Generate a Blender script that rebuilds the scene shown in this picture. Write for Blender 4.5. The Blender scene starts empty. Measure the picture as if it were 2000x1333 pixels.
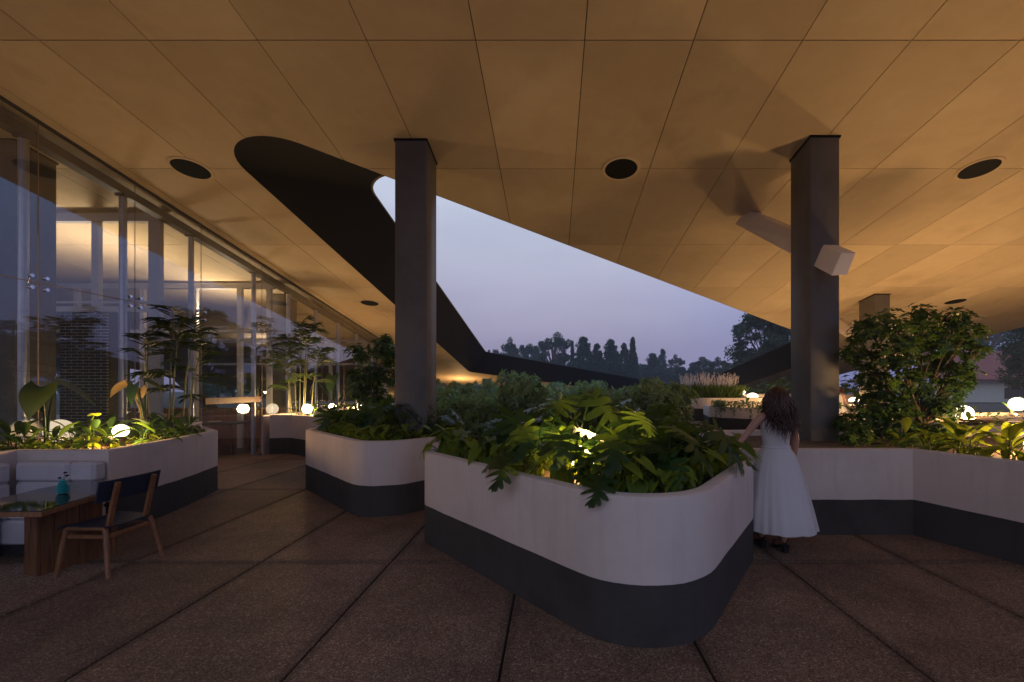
import bpy, bmesh, math, random
import numpy as np
from mathutils import Vector, Matrix, noise
R = math.radians
rng = np.random.default_rng(7)
random.seed(7)
sc = bpy.context.scene
C = sc.collection

# ------------------------------------------------------------------ camera
F, CX, CY, CAMZ = 850.0, 1080.0, 755.0, 1.68          # pixels of the 2000 px wide photograph, metres
cd = bpy.data.cameras.new('camera'); cam = bpy.data.objects.new('camera', cd); C.objects.link(cam)
cd.sensor_width = 36; cd.lens = 36 * F / 2000
cd.shift_x = (1000 - CX) / 2000; cd.shift_y = (CY - 666.5) / 2000
cd.clip_start = 0.05; cd.clip_end = 2000
cam.location = (0, 0, CAMZ); cam.rotation_euler = (R(90), 0, 0)
sc.camera = cam

# ------------------------------------------------------------------ sky, sun, exposure
world = bpy.data.worlds.new('World'); sc.world = world; world.use_nodes = True
wn, wl = world.node_tree.nodes, world.node_tree.links
wn.clear()
wout = wn.new('ShaderNodeOutputWorld'); bg = wn.new('ShaderNodeBackground')
sky = wn.new('ShaderNodeTexSky'); sky.sky_type = 'NISHITA'; sky.sun_disc = False
sky.sun_elevation = R(1.0); sky.sun_rotation = R(200); sky.dust_density = 3.0; sky.ozone_density = 3.0
tc = wn.new('ShaderNodeTexCoord'); sep = wn.new('ShaderNodeSeparateXYZ')
ramp = wn.new('ShaderNodeValToRGB')
el = ramp.color_ramp.elements
el[0].position = 0.0; el[0].color = (0.21, 0.195, 0.32, 1)
el[1].position = 1.0; el[1].color = (0.34, 0.47, 0.74, 1)
for p, c in ((0.09, (0.255, 0.232, 0.345, 1)), (0.2, (0.335, 0.318, 0.425, 1)), (0.30, (0.40, 0.415, 0.51, 1)), (0.42, (0.43, 0.47, 0.575, 1)), (0.6, (0.43, 0.53, 0.74, 1))):
    e = el.new(p); e.color = c
wn1 = wn.new('ShaderNodeTexNoise'); wn1.inputs['Scale'].default_value = 2.2; wn1.inputs['Detail'].default_value = 3
mp = wn.new('ShaderNodeMapping'); mp.inputs['Scale'].default_value = (1, 1, 5)
cl = wn.new('ShaderNodeMix'); cl.data_type = 'RGBA'; cl.blend_type = 'MULTIPLY'
cr2 = wn.new('ShaderNodeValToRGB'); cr2.color_ramp.elements[0].color = (0.93, 0.93, 0.95, 1); cr2.color_ramp.elements[1].color = (1.06, 1.05, 1.04, 1)
cr2.color_ramp.elements[0].position = 0.35; cr2.color_ramp.elements[1].position = 0.65
wl.new(tc.outputs['Generated'], sep.inputs[0]); wl.new(sep.outputs['Z'], ramp.inputs[0])
wl.new(tc.outputs['Generated'], mp.inputs[0]); wl.new(mp.outputs[0], wn1.inputs['Vector']); wl.new(wn1.outputs[0], cr2.inputs[0])
cl.inputs['Factor'].default_value = 1.0
wl.new(ramp.outputs[0], cl.inputs['A']); wl.new(cr2.outputs[0], cl.inputs['B'])
azr = wn.new('ShaderNodeValToRGB'); azr.color_ramp.elements[0].position = 0.12; azr.color_ramp.elements[0].color = (1, 1, 1, 1)
azr.color_ramp.elements[1].position = 0.85; azr.color_ramp.elements[1].color = (0.60, 0.76, 1.12, 1)
azm = wn.new('ShaderNodeMix'); azm.data_type = 'RGBA'; azm.blend_type = 'MULTIPLY'; azm.inputs['Factor'].default_value = 1.0
wl.new(sep.outputs['X'], azr.inputs[0]); wl.new(cl.outputs['Result'], azm.inputs['A']); wl.new(azr.outputs[0], azm.inputs['B'])
sm = wn.new('ShaderNodeMix'); sm.data_type = 'RGBA'; sm.blend_type = 'ADD'; sm.inputs['Factor'].default_value = 0.05
wl.new(azm.outputs['Result'], sm.inputs['A']); wl.new(sky.outputs[0], sm.inputs['B'])
wl.new(sm.outputs['Result'], bg.inputs['Color']); bg.inputs['Strength'].default_value = 1.25
wl.new(bg.outputs[0], wout.inputs[0])
sd = bpy.data.lights.new('sun', 'SUN'); sun = bpy.data.objects.new('sun', sd); C.objects.link(sun)
sd.energy = 0.05; sd.angle = R(30); sd.color = (1, 0.75, 0.6)
sun.rotation_euler = (R(84), 0, R(160))
vs = sc.view_settings
vs.view_transform = 'Standard'; vs.look = 'None'; vs.exposure = 0.0; vs.gamma = 1.0; vs.use_curve_mapping = False
cy = sc.cycles
cy.max_bounces = 7; cy.diffuse_bounces = 3; cy.glossy_bounces = 3; cy.transmission_bounces = 3; cy.transparent_max_bounces = 24
cy.use_denoising = True; cy.sample_clamp_indirect = 4.0; cy.caustics_reflective = False; cy.caustics_refractive = False
cy.use_adaptive_sampling = True; cy.adaptive_threshold = 0.015; cy.use_light_tree = True

# ------------------------------------------------------------------ materials
def nodes_of(name):
    m = bpy.data.materials.new(name); m.use_nodes = True
    nt = m.node_tree
    return m, nt, nt.nodes.get('Principled BSDF')
def lk(nt, a, b): nt.links.new(a, b)
def objcoord(nt, scale=(1, 1, 1), obj=True):
    t = nt.nodes.new('ShaderNodeTexCoord'); m = nt.nodes.new('ShaderNodeMapping'); m.inputs['Scale'].default_value = scale
    if obj:
        lk(nt, t.outputs['Object'], m.inputs[0])
    else:
        g = nt.nodes.new('ShaderNodeNewGeometry'); lk(nt, g.outputs['Position'], m.inputs[0])
    return m.outputs[0]
def noise_n(nt, vec, scale, detail=4, rough=0.55):
    n = nt.nodes.new('ShaderNodeTexNoise'); n.inputs['Scale'].default_value = scale; n.inputs['Detail'].default_value = detail
    n.inputs['Roughness'].default_value = rough; lk(nt, vec, n.inputs['Vector']); return n.outputs['Fac']
def ramp_n(nt, fac, stops):
    r = nt.nodes.new('ShaderNodeValToRGB'); e = r.color_ramp.elements
    e[0].position, e[0].color = stops[0][0], (*stops[0][1], 1)
    e[1].position, e[1].color = stops[-1][0], (*stops[-1][1], 1)
    for p, c in stops[1:-1]:
        k = e.new(p); k.color = (*c, 1)
    lk(nt, fac, r.inputs[0]); return r.outputs[0]
def mix_n(nt, a, b, fac, mode='MIX'):
    m = nt.nodes.new('ShaderNodeMix'); m.data_type = 'RGBA'; m.blend_type = mode
    for s, v in (('A', a), ('B', b)):
        if hasattr(v, 'is_output'): lk(nt, v, m.inputs[s])
        else: m.inputs[s].default_value = (*v, 1)
    if hasattr(fac, 'is_output'): lk(nt, fac, m.inputs['Factor'])
    else: m.inputs['Factor'].default_value = fac
    return m.outputs['Result']
def bump_n(nt, b, h, strength, dist=0.01):
    n = nt.nodes.new('ShaderNodeBump'); n.inputs['Strength'].default_value = strength; n.inputs['Distance'].default_value = dist
    lk(nt, h, n.inputs['Height']); lk(nt, n.outputs[0], b.inputs['Normal'])
def plain(name, col, rough=0.6, metal=0.0, var=0.12, scale=6, bump=0.0, spec=0.5):
    m, nt, b = nodes_of(name)
    v = objcoord(nt, obj=False); n = noise_n(nt, v, scale, 5)
    c0 = tuple(x * (1 - var) for x in col); c1 = tuple(min(1, x * (1 + var)) for x in col)
    lk(nt, ramp_n(nt, n, [(0.3, c0), (0.7, c1)]), b.inputs['Base Color'])
    b.inputs['Roughness'].default_value = rough; b.inputs['Metallic'].default_value = metal
    b.inputs['Specular IOR Level'].default_value = spec
    if bump: bump_n(nt, b, noise_n(nt, v, scale * 8, 4), bump)
    return m
def leafmat(name, c, trans, rough=0.45, spec=0.4, var=0.35, tw=0.4, by_obj=False):
    m, nt, b = nodes_of(name)
    g = nt.nodes.new('ShaderNodeNewGeometry')
    rnd = nt.nodes.new('ShaderNodeObjectInfo').outputs['Random'] if by_obj else g.outputs['Random Per Island']
    v = objcoord(nt, obj=False); n = noise_n(nt, v, 3.0, 3)
    mixf = nt.nodes.new('ShaderNodeMath'); mixf.operation = 'MULTIPLY_ADD'; lk(nt, rnd, mixf.inputs[0]); mixf.inputs[1].default_value = 0.6
    n2 = nt.nodes.new('ShaderNodeMath'); n2.operation = 'MULTIPLY'; lk(nt, n, n2.inputs[0]); n2.inputs[1].default_value = 0.4
    lk(nt, n2.outputs[0], mixf.inputs[2])
    col = ramp_n(nt, mixf.outputs[0], [(0.1, tuple(x * (1 - var) for x in c)), (0.55, c), (0.95, (c[0] * (1 + var * 1.6), c[1] * (1 + var), c[2] * (1 + var * .6)))])
    lk(nt, col, b.inputs['Base Color']); b.inputs['Roughness'].default_value = rough; b.inputs['Specular IOR Level'].default_value = spec
    t = nt.nodes.new('ShaderNodeBsdfTranslucent')
    tcn = mix_n(nt, col, trans, 0.7); lk(nt, tcn, t.inputs['Color'])
    mx = nt.nodes.new('ShaderNodeMixShader'); mx.inputs[0].default_value = tw
    lk(nt, b.outputs[0], mx.inputs[1]); lk(nt, t.outputs[0], mx.inputs[2])
    lk(nt, mx.outputs[0], nt.nodes['Material Output'].inputs[0])
    return m

M = {}
def mk_ceiling():
    m, nt, b = nodes_of('ceiling_board')
    v = objcoord(nt, obj=False)
    oi = nt.nodes.new('ShaderNodeObjectInfo')
    n = noise_n(nt, v, 0.8, 6, 0.6)
    c = ramp_n(nt, n, [(0.3, (0.64, 0.50, 0.335)), (0.46, (0.76, 0.605, 0.42)), (0.52, (0.73, 0.58, 0.40)), (0.7, (0.82, 0.67, 0.48))])
    k = nt.nodes.new('ShaderNodeMapRange'); lk(nt, oi.outputs['Random'], k.inputs[0]); k.inputs[3].default_value = 0.88; k.inputs[4].default_value = 1.07
    c2 = nt.nodes.new('ShaderNodeMix'); c2.data_type = 'RGBA'; c2.blend_type = 'MULTIPLY'; c2.inputs['Factor'].default_value = 1
    lk(nt, c, c2.inputs['A']); lk(nt, k.outputs[0], c2.inputs['B'])
    lk(nt, c2.outputs['Result'], b.inputs['Base Color'])
    b.inputs['Roughness'].default_value = 0.7; b.inputs['Specular IOR Level'].default_value = 0.25
    bump_n(nt, b, noise_n(nt, v, 9, 5), 0.06, 0.02)
    return m
M['ceil'] = mk_ceiling()
def mk_stucco(name, col, var=0.1, rough=0.85, spec=0.2):
    m, nt, b = nodes_of(name)
    v = objcoord(nt, obj=False)
    n = noise_n(nt, v, 1.3, 6, 0.65); f = noise_n(nt, v, 90, 3)
    c = ramp_n(nt, n, [(0.28, tuple(x * (1 - var * 1.4) for x in col)), (0.5, col), (0.75, tuple(x * (1 + var * .5) for x in col))])
    s = noise_n(nt, objcoord(nt, (4.5, 4.5, 0.5), False), 2.2, 4)
    c = mix_n(nt, c, tuple(x * 0.87 for x in col), ramp_n(nt, s, [(0.52, (0, 0, 0)), (0.72, (0.8, 0.8, 0.8))]))
    c = mix_n(nt, c, tuple(x * 0.62 for x in col), ramp_n(nt, noise_n(nt, objcoord(nt, (3, 3, 3), False), 3.4, 8, .72), [(0.62, (0, 0, 0)), (0.74, (0.55, 0.55, 0.55))]))
    lk(nt, c, b.inputs['Base Color']); b.inputs['Roughness'].default_value = rough; b.inputs['Specular IOR Level'].default_value = spec
    h = mix_n(nt, f, n, 0.3); bump_n(nt, b, h, 0.35, 0.006)
    return m
M['stucco'] = mk_stucco('white_render', (0.60, 0.51, 0.47))
M['band'] = mk_stucco('charcoal_render', (0.056, 0.050, 0.046), 0.3)
M['column'] = mk_stucco('grey_plaster', (0.125, 0.115, 0.102), 0.22, 0.55, 0.32)
def mk_floor():
    m, nt, b = nodes_of('exposed_aggregate')
    v = objcoord(nt, obj=False)
    vo = nt.nodes.new('ShaderNodeTexVoronoi'); vo.inputs['Scale'].default_value = 125; lk(nt, v, vo.inputs['Vector'])
    sp = nt.nodes.new('ShaderNodeSeparateColor'); lk(nt, vo.outputs['Color'], sp.inputs[0])
    c = ramp_n(nt, sp.outputs[0], [(0.0, (0.088, 0.052, 0.038)), (0.35, (0.16, 0.094, 0.066)), (0.65, (0.21, 0.135, 0.097)), (0.9, (0.28, 0.20, 0.15)), (1.0, (0.46, 0.37, 0.30))])
    st = ramp_n(nt, noise_n(nt, v, 0.9, 7, 0.62), [(0.30, (0.5, 0.48, 0.47)), (0.5, (0.88, 0.84, 0.8)), (0.66, (1.15, 1.06, 0.98))])
    c = mix_n(nt, c, st, 1.0, 'MULTIPLY')
    st2 = ramp_n(nt, noise_n(nt, v, 3.1, 5, 0.7), [(0.28, (0.62, 0.6, 0.6)), (0.45, (1, 1, 1))])
    c = mix_n(nt, c, st2, 0.8, 'MULTIPLY')
    oi = nt.nodes.new('ShaderNodeObjectInfo'); kk = nt.nodes.new('ShaderNodeMapRange'); lk(nt, oi.outputs['Random'], kk.inputs[0]); kk.inputs[3].default_value = 0.80; kk.inputs[4].default_value = 1.18
    c = mix_n(nt, c, kk.outputs[0], 1.0, 'MULTIPLY')
    # dirt gathered along the slab joints
    t = nt.nodes.new('ShaderNodeTexCoord'); sx = nt.nodes.new('ShaderNodeSeparateXYZ'); lk(nt, t.outputs['Generated'], sx.inputs[0])
    def edge(sock, k):
        a_ = nt.nodes.new('ShaderNodeMath'); a_.operation = 'PINGPONG'; lk(nt, sock, a_.inputs[0]); a_.inputs[1].default_value = 0.5
        q = nt.nodes.new('ShaderNodeMath'); q.operation = 'MULTIPLY'; lk(nt, a_.outputs[0], q.inputs[0]); q.inputs[1].default_value = k; return q.outputs[0]
    mn = nt.nodes.new('ShaderNodeMath'); mn.operation = 'MINIMUM'; lk(nt, edge(sx.outputs['X'], 1.24), mn.inputs[0]); lk(nt, edge(sx.outputs['Y'], 2.94), mn.inputs[1])
    wob = nt.nodes.new('ShaderNodeMath'); wob.operation = 'MULTIPLY_ADD'; lk(nt, noise_n(nt, v, 5, 4), wob.inputs[0]); wob.inputs[1].default_value = -0.07; lk(nt, mn.outputs[0], wob.inputs[2])
    c = mix_n(nt, c, ramp_n(nt, wob.outputs[0], [(0.0, (0.5, 0.5, 0.5)), (0.03, (1, 1, 1))]), 0.6, 'MULTIPLY')
    lk(nt, c, b.inputs['Base Color']); b.inputs['Roughness'].default_value = 0.62; b.inputs['Specular IOR Level'].default_value = 0.35
    bump_n(nt, b, vo.outputs['Distance'], 0.4, 0.005)
    return m
M['floor'] = mk_floor()
M['joint'] = plain('joint_dark', (0.014, 0.013, 0.013), 0.9)
M['black'] = plain('black_fascia', (0.0045, 0.0045, 0.005), 0.75, spec=0.2, scale=1.2, var=.3)
M['grille'] = plain('black_grille', (0.008, 0.008, 0.008), 0.8, spec=.2)
M['steel'] = plain('brushed_steel', (0.42, 0.43, 0.45), 0.35, 0.85)
M['dsteel'] = plain('dark_steel', (0.10, 0.10, 0.11), 0.5, 0.5)
M['chrome'] = plain('polished_steel', (0.75, 0.75, 0.78), 0.15, 1.0)
M['white'] = plain('white_paint', (0.74, 0.68, 0.60), 0.5, var=.04)
M['frame'] = plain('white_frame_paint', (0.52, 0.52, 0.54), 0.45, var=.04)
M['brick'] = plain('black_glazed_brick', (0.016, 0.015, 0.016), 0.6, var=.5, scale=9)
M['mortar'] = plain('pale_mortar', (0.50, 0.45, 0.36), 0.9, bump=.3)
M['soil'] = plain('bark_mulch', (0.085, 0.045, 0.022), 0.9, var=.6, scale=40, bump=.8)
M['earth'] = plain('dark_earth', (0.035, 0.03, 0.02), 0.95, var=.5, scale=3, bump=.5)
M['cushion'] = plain('white_vinyl', (0.52, 0.49, 0.52), 0.5, var=.06)
M['navy'] = plain('navy_laminate', (0.012, 0.02, 0.045), 0.45, var=.2)
M['teal'] = plain('teal_ceramic', (0.015, 0.30, 0.31), 0.35)
M['bud'] = plain('dark_bud', (0.02, 0.008, 0.008), 0.8)
M['asphalt'] = plain('asphalt', (0.05, 0.05, 0.052), 0.9)
M['seal'] = plain('tan_sealant', (0.30, 0.22, 0.14), 0.6)
def mk_wood(name, c0, c1):
    m, nt, b = nodes_of(name)
    v = objcoord(nt, (14, 14, 1.2)); n = noise_n(nt, v, 1.6, 6, 0.6)
    n2 = noise_n(nt, objcoord(nt, (60, 60, 2)), 2, 3)
    c = ramp_n(nt, n, [(0.3, c0), (0.7, c1)]); c = mix_n(nt, c, ramp_n(nt, n2, [(0.35, (0.6, 0.6, 0.6)), (0.6, (1, 1, 1))]), 0.7, 'MULTIPLY')
    lk(nt, c, b.inputs['Base Color']); b.inputs['Roughness'].default_value = 0.42
    return m
M['wood'] = mk_wood('teak_wood', (0.11, 0.042, 0.016), (0.30, 0.13, 0.05))
M['wood2'] = mk_wood('chair_wood', (0.20, 0.085, 0.034), (0.34, 0.15, 0.06))
M['redwood'] = mk_wood('reddish_wood', (0.09, 0.020, 0.012), (0.14, 0.034, 0.02))
def mk_glass(name, ior, tint=(0.93, 0.95, 0.95)):
    m, nt, b = nodes_of(name)
    nt.nodes.remove(b)
    fr = nt.nodes.new('ShaderNodeFresnel'); gm = nt.nodes.new('ShaderNodeNewGeometry')
    mr = nt.nodes.new('ShaderNodeMapRange'); lk(nt, gm.outputs['Backfacing'], mr.inputs[0]); mr.inputs[3].default_value = ior; mr.inputs[4].default_value = 1 / ior; lk(nt, mr.outputs[0], fr.inputs['IOR'])
    t = nt.nodes.new('ShaderNodeBsdfTransparent'); t.inputs[0].default_value = (*tint, 1)
    g = nt.nodes.new('ShaderNodeBsdfGlossy'); g.inputs['Roughness'].default_value = 0.0; g.inputs[0].default_value = (1, 1, 1, 1)
    mx = nt.nodes.new('ShaderNodeMixShader'); lk(nt, fr.outputs[0], mx.inputs[0]); lk(nt, t.outputs[0], mx.inputs[1]); lk(nt, g.outputs[0], mx.inputs[2])
    lk(nt, mx.outputs[0], nt.nodes['Material Output'].inputs[0])
    return m
M['glass'] = mk_glass('clear_glass', 1.75, (0.93, 0.95, 0.96))
m, nt, b = nodes_of('green_table_glass')
b.inputs['Base Color'].default_value = (0.012, 0.02, 0.018, 1); b.inputs['Roughness'].default_value = 0.06; b.inputs['Specular IOR Level'].default_value = 0.8
M['tglass'] = m
def mk_globe(name, col, e):
    m, nt, b = nodes_of(name); nt.nodes.remove(b)
    em = nt.nodes.new('ShaderNodeEmission'); em.inputs[0].default_value = (*col, 1); em.inputs[1].default_value = e
    tr = nt.nodes.new('ShaderNodeBsdfTransparent'); ad = nt.nodes.new('ShaderNodeAddShader')
    lk(nt, em.outputs[0], ad.inputs[0]); lk(nt, tr.outputs[0], ad.inputs[1]); lk(nt, ad.outputs[0], nt.nodes['Material Output'].inputs[0])
    m.cycles.emission_sampling = 'NONE'
    return m
M['globe'] = mk_globe('glowing_opal_glass', (1, 0.86, 0.62), 2.2)
M['globe_dim'] = mk_globe('dim_opal_glass', (1, 0.80, 0.55), 0.38)
M['monstera'] = leafmat('monstera_leaf', (0.016, 0.05, 0.012), (0.20, 0.34, 0.02), 0.38, 0.45, .5, .35, True)
M['lime'] = leafmat('lime_leaf', (0.13, 0.20, 0.022), (0.42, 0.50, 0.03), 0.5, .3, .45, .45, True)
M['shrub'] = leafmat('shrub_leaf', (0.030, 0.075, 0.020), (0.16, 0.28, 0.03), 0.42, .4, .5, .35)
M['court'] = leafmat('courtyard_leaf', (0.135, 0.22, 0.095), (0.26, 0.36, 0.09), 0.34, .6, .75, .42)
M['palm'] = leafmat('palm_leaf', (0.030, 0.060, 0.018), (0.14, 0.2, 0.03), 0.45, .35, .4, .3)
M['alo'] = leafmat('alocasia_leaf', (0.018, 0.05, 0.018), (0.10, 0.14, 0.03), 0.4, .4, .25, .3, True)
M['grass'] = leafmat('grass_blade', (0.085, 0.15, 0.03), (0.28, 0.38, 0.05), 0.55, .3, .4, .4)
M['plume'] = leafmat('dry_plume', (0.72, 0.64, 0.60), (0.6, 0.5, 0.42), 0.8, .1, .2, .4)
M['far'] = leafmat('far_leaf', (0.030, 0.068, 0.034), (0.08, 0.12, 0.04), 0.6, .2, .4, .25)
M['dry'] = leafmat('pale_leaf', (0.24, 0.19, 0.10), (0.34, 0.27, 0.12), 0.6, .2, .3, .45)
M['bark'] = plain('bark', (0.075, 0.05, 0.034), 0.9, var=.4, scale=14, bump=.5)
M['stem'] = plain('green_stem', (0.10, 0.13, 0.03), 0.6, var=.3)
M['cane'] = plain('palm_cane', (0.16, 0.17, 0.07), 0.6, var=.3)
M['skin'] = plain('skin', (0.42, 0.22, 0.15), 0.5, var=.05, scale=12)
M['hair'] = plain('brown_hair', (0.045, 0.015, 0.008), 0.4, var=.5, scale=30)
M['dress'] = leafmat('white_dress_cloth', (0.78, 0.76, 0.79), (0.78, 0.76, 0.78), 0.85, .05, .03, .35)
M['shoe'] = plain('black_leather', (0.01, 0.01, 0.012), 0.35)
M['tile'] = plain('clay_roof_tile', (0.24, 0.075, 0.055), 0.8, var=.4, scale=8)
M['housewall'] = plain('pale_house_wall', (0.46, 0.47, 0.40), 0.85)
M['dark'] = plain('dark_opening', (0.012, 0.013, 0.016), 0.4)
M['eye'] = plain('eye_dark', (0.05, 0.03, 0.02), 0.2)
M['lip'] = plain('lip', (0.35, 0.10, 0.09), 0.5)

# ------------------------------------------------------------------ helpers
def tag(o, label=None, cat=None, group=None, kind=None):
    if label: o['label'] = label
    if cat: o['category'] = cat
    if group: o['group'] = group
    if kind: o['kind'] = kind
    return o
def empty(name, loc=(0, 0, 0), rz=0.0, scale=1.0):
    o = bpy.data.objects.new(name, None); C.objects.link(o); o.location = loc; o.rotation_euler = (0, 0, rz); o.scale = (scale,) * 3
    o.empty_display_size = 0.1
    return o
def link_mesh(name, me, mat, parent=None, loc=None):
    if mat is not None and len(me.materials) == 0: me.materials.append(mat)
    o = bpy.data.objects.new(name, me); C.objects.link(o)
    if parent is not None: o.parent = parent
    if loc is not None: o.location = loc
    return o
def copy_tree(o, parent=None):
    c = o.copy(); C.objects.link(c); c.parent = parent
    for ch in list(o.children): copy_tree(ch, c)
    return c
class MB:
    def __init__(s): s.v = []; s.f = []
    def add(s, vs, fs):
        k = len(s.v); s.v.extend([tuple(map(float, p)) for p in vs]); s.f.extend([tuple(i + k for i in f) for f in fs]); return s
    def box(s, x0, x1, y0, y1, z0, z1, rz=0, bev=0.0):
        cx, cy_ = (x0 + x1) / 2, (y0 + y1) / 2
        if bev <= 0:
            p = [(x, y, z) for z in (z0, z1) for x, y in ((x0, y0), (x1, y0), (x1, y1), (x0, y1))]
            f = [(3, 2, 1, 0), (4, 5, 6, 7), (0, 1, 5, 4), (1, 2, 6, 5), (2, 3, 7, 6), (3, 0, 4, 7)]
        else:
            b = bev; p = []; f = []
            def ring(i, z):
                return [(x0 + i, y0 + i + (b if 0 else 0), z), (x1 - i, y0 + i, z), (x1 - i, y1 - i, z), (x0 + i, y1 - i, z)]
            def ring8(i, z):
                q = b
                return [(x0 + q, y0 + i, z), (x1 - q, y0 + i, z), (x1 - i, y0 + q, z), (x1 - i, y1 - q, z), (x1 - q, y1 - i, z), (x0 + q, y1 - i, z), (x0 + i, y1 - q, z), (x0 + i, y0 + q, z)]
            def top8(z):
                return [(x0 + b, y0 + b, z), (x1 - b, y0 + b, z), (x1 - b, y0 + b, z), (x1 - b, y1 - b, z), (x1 - b, y1 - b, z), (x0 + b, y1 - b, z), (x0 + b, y1 - b, z), (x0 + b, y0 + b, z)]
            rings = [top8(z0), ring8(0, z0 + b), ring8(0, z1 - b), top8(z1)]
            for r_ in rings: p += r_
            for k in range(3):
                for j in range(8):
                    a, c = k * 8 + j, k * 8 + (j + 1) % 8
                    f.append((a, c, c + 8, a + 8))
            f.append((7 - 0, 5, 3, 1)); f.append((24, 26, 28, 30))
        if rz:
            ca, sa = math.cos(rz), math.sin(rz)
            p = [(cx + (x - cx) * ca - (y - cy_) * sa, cy_ + (x - cx) * sa + (y - cy_) * ca, z) for x, y, z in p]
        return s.add(p, f)
    def hexa(s, p8):
        return s.add(p8, [(3, 2, 1, 0), (4, 5, 6, 7), (0, 1, 5, 4), (1, 2, 6, 5), (2, 3, 7, 6), (3, 0, 4, 7)])
    def tube(s, pts, rad, n=8, cap=True):
        pts = [Vector(p) for p in pts]
        if not hasattr(rad, '__len__'): rad = [rad] * len(pts)
        vs, fs = [], []
        up = Vector((0.13, 0.21, 1)).normalized()
        for i, p in enumerate(pts):
            d = (pts[min(i + 1, len(pts) - 1)] - pts[max(i - 1, 0)])
            if d.length < 1e-9: d = Vector((0, 0, 1))
            d.normalize()
            a = d.cross(up)
            if a.length < 1e-3: a = d.cross(Vector((1, 0, 0)))
            a.normalize(); b_ = d.cross(a)
            for k in range(n):
                t = 2 * math.pi * k / n
                vs.append(p + a * (math.cos(t) * rad[i]) + b_ * (math.sin(t) * rad[i]))
        for i in range(len(pts) - 1):
            for k in range(n):
                fs.append((i * n + k, i * n + (k + 1) % n, (i + 1) * n + (k + 1) % n, (i + 1) * n + k))
        if cap:
            fs.append(tuple(range(n))[::-1]); fs.append(tuple((len(pts) - 1) * n + k for k in range(n)))
        return s.add(vs, fs)
    def lathe(s, prof, n=24, c=(0, 0, 0), sx=1.0, sy=1.0):
        vs, fs = [], []
        for r_, z in prof:
            for k in range(n):
                t = 2 * math.pi * k / n
                vs.append((c[0] + r_ * sx * math.cos(t), c[1] + r_ * sy * math.sin(t), c[2] + z))
        for i in range(len(prof) - 1):
            for k in range(n):
                fs.append((i * n + k, i * n + (k + 1) % n, (i + 1) * n + (k + 1) % n, (i + 1) * n + k))
        fs.append(tuple(range(n))[::-1]); fs.append(tuple((len(prof) - 1) * n + k for k in range(n)))
        return s.add(vs, fs)
    def prism(s, poly, z0, z1):
        n = len(poly)
        z0f = z0 if callable(z0) else (lambda x, y: z0); z1f = z1 if callable(z1) else (lambda x, y: z1)
        vs = [(x, y, z0f(x, y)) for x, y in poly] + [(x, y, z1f(x, y)) for x, y in poly]
        fs = [tuple(range(n))[::-1], tuple(range(n, 2 * n))] + [(k, (k + 1) % n, (k + 1) % n + n, k + n) for k in range(n)]
        return s.add(vs, fs)
    def mesh(s, name, smooth=None):
        me = bpy.data.meshes.new(name); me.from_pydata(s.v, [], s.f); me.validate(); me.update()
        if smooth is not None:
            me.polygons.foreach_set('use_smooth', [True] * len(me.polygons)); me.set_sharp_from_angle(angle=R(smooth))
        return me
    def build(s, name, mat, parent=None, smooth=None):
        return link_mesh(name, s.mesh(name, smooth), mat, parent)
def npmesh(name, V, F_, smooth=False):
    me = bpy.data.meshes.new(name)
    V = np.asarray(V, np.float32).reshape(-1, 3); F_ = np.asarray(F_, np.int32)
    n, k = F_.shape
    me.vertices.add(len(V)); me.vertices.foreach_set('co', V.ravel())
    me.loops.add(n * k); me.loops.foreach_set('vertex_index', F_.ravel())
    me.polygons.add(n); me.polygons.foreach_set('loop_start', np.arange(0, n * k, k, dtype=np.int32))
    if smooth: me.polygons.foreach_set('use_smooth', np.ones(n, bool))
    me.update(calc_edges=True)
    return me
def at(px, py, Y): return ((px - CX) * Y / F, Y, CAMZ + (CY - py) * Y / F)
def gnd(px, py, z=0.0):
    Y = (CAMZ - z) * F / (py - CY); return ((px - CX) * Y / F, Y)
def zc(y): return 6.254 - 0.1445 * y

# ---- polygon tools
def rounded(pts, radii, seg=10):
    out = []; n = len(pts)
    for i in range(n):
        p = Vector(pts[i]); a = Vector(pts[i - 1]); b_ = Vector(pts[(i + 1) % n]); r_ = radii[i] if hasattr(radii, '__len__') else radii
        if r_ <= 0: out.append(tuple(p)); continue
        u = (a - p).normalized(); w = (b_ - p).normalized()
        ang = u.angle(w); t = r_ / math.tan(ang / 2); t = min(t, (a - p).length * .49, (b_ - p).length * .49); rr = t * math.tan(ang / 2)
        c = p + (u + w).normalized() * (rr / math.sin(ang / 2))
        s0 = p + u * t - c; s1 = p + w * t - c
        a0 = math.atan2(s0.y, s0.x); a1 = math.atan2(s1.y, s1.x); d = (a1 - a0 + math.pi) % (2 * math.pi) - math.pi
        for k in range(seg + 1):
            q = a0 + d * k / seg; out.append((c.x + rr * math.cos(q), c.y + rr * math.sin(q)))
    return out
def area(poly): return sum(poly[i - 1][0] * poly[i][1] - poly[i][0] * poly[i - 1][1] for i in range(len(poly))) / 2
def ccw(poly): return poly if area(poly) > 0 else poly[::-1]
def densify(poly, step=0.12):
    out = []
    for i in range(len(poly)):
        a, b_ = poly[i], poly[(i + 1) % len(poly)]
        L = math.hypot(b_[0] - a[0], b_[1] - a[1]); k = max(1, int(L / step))
        if L < 1e-6: continue
        for j in range(k): out.append((a[0] + (b_[0] - a[0]) * j / k, a[1] + (b_[1] - a[1]) * j / k))
    return out
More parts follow.
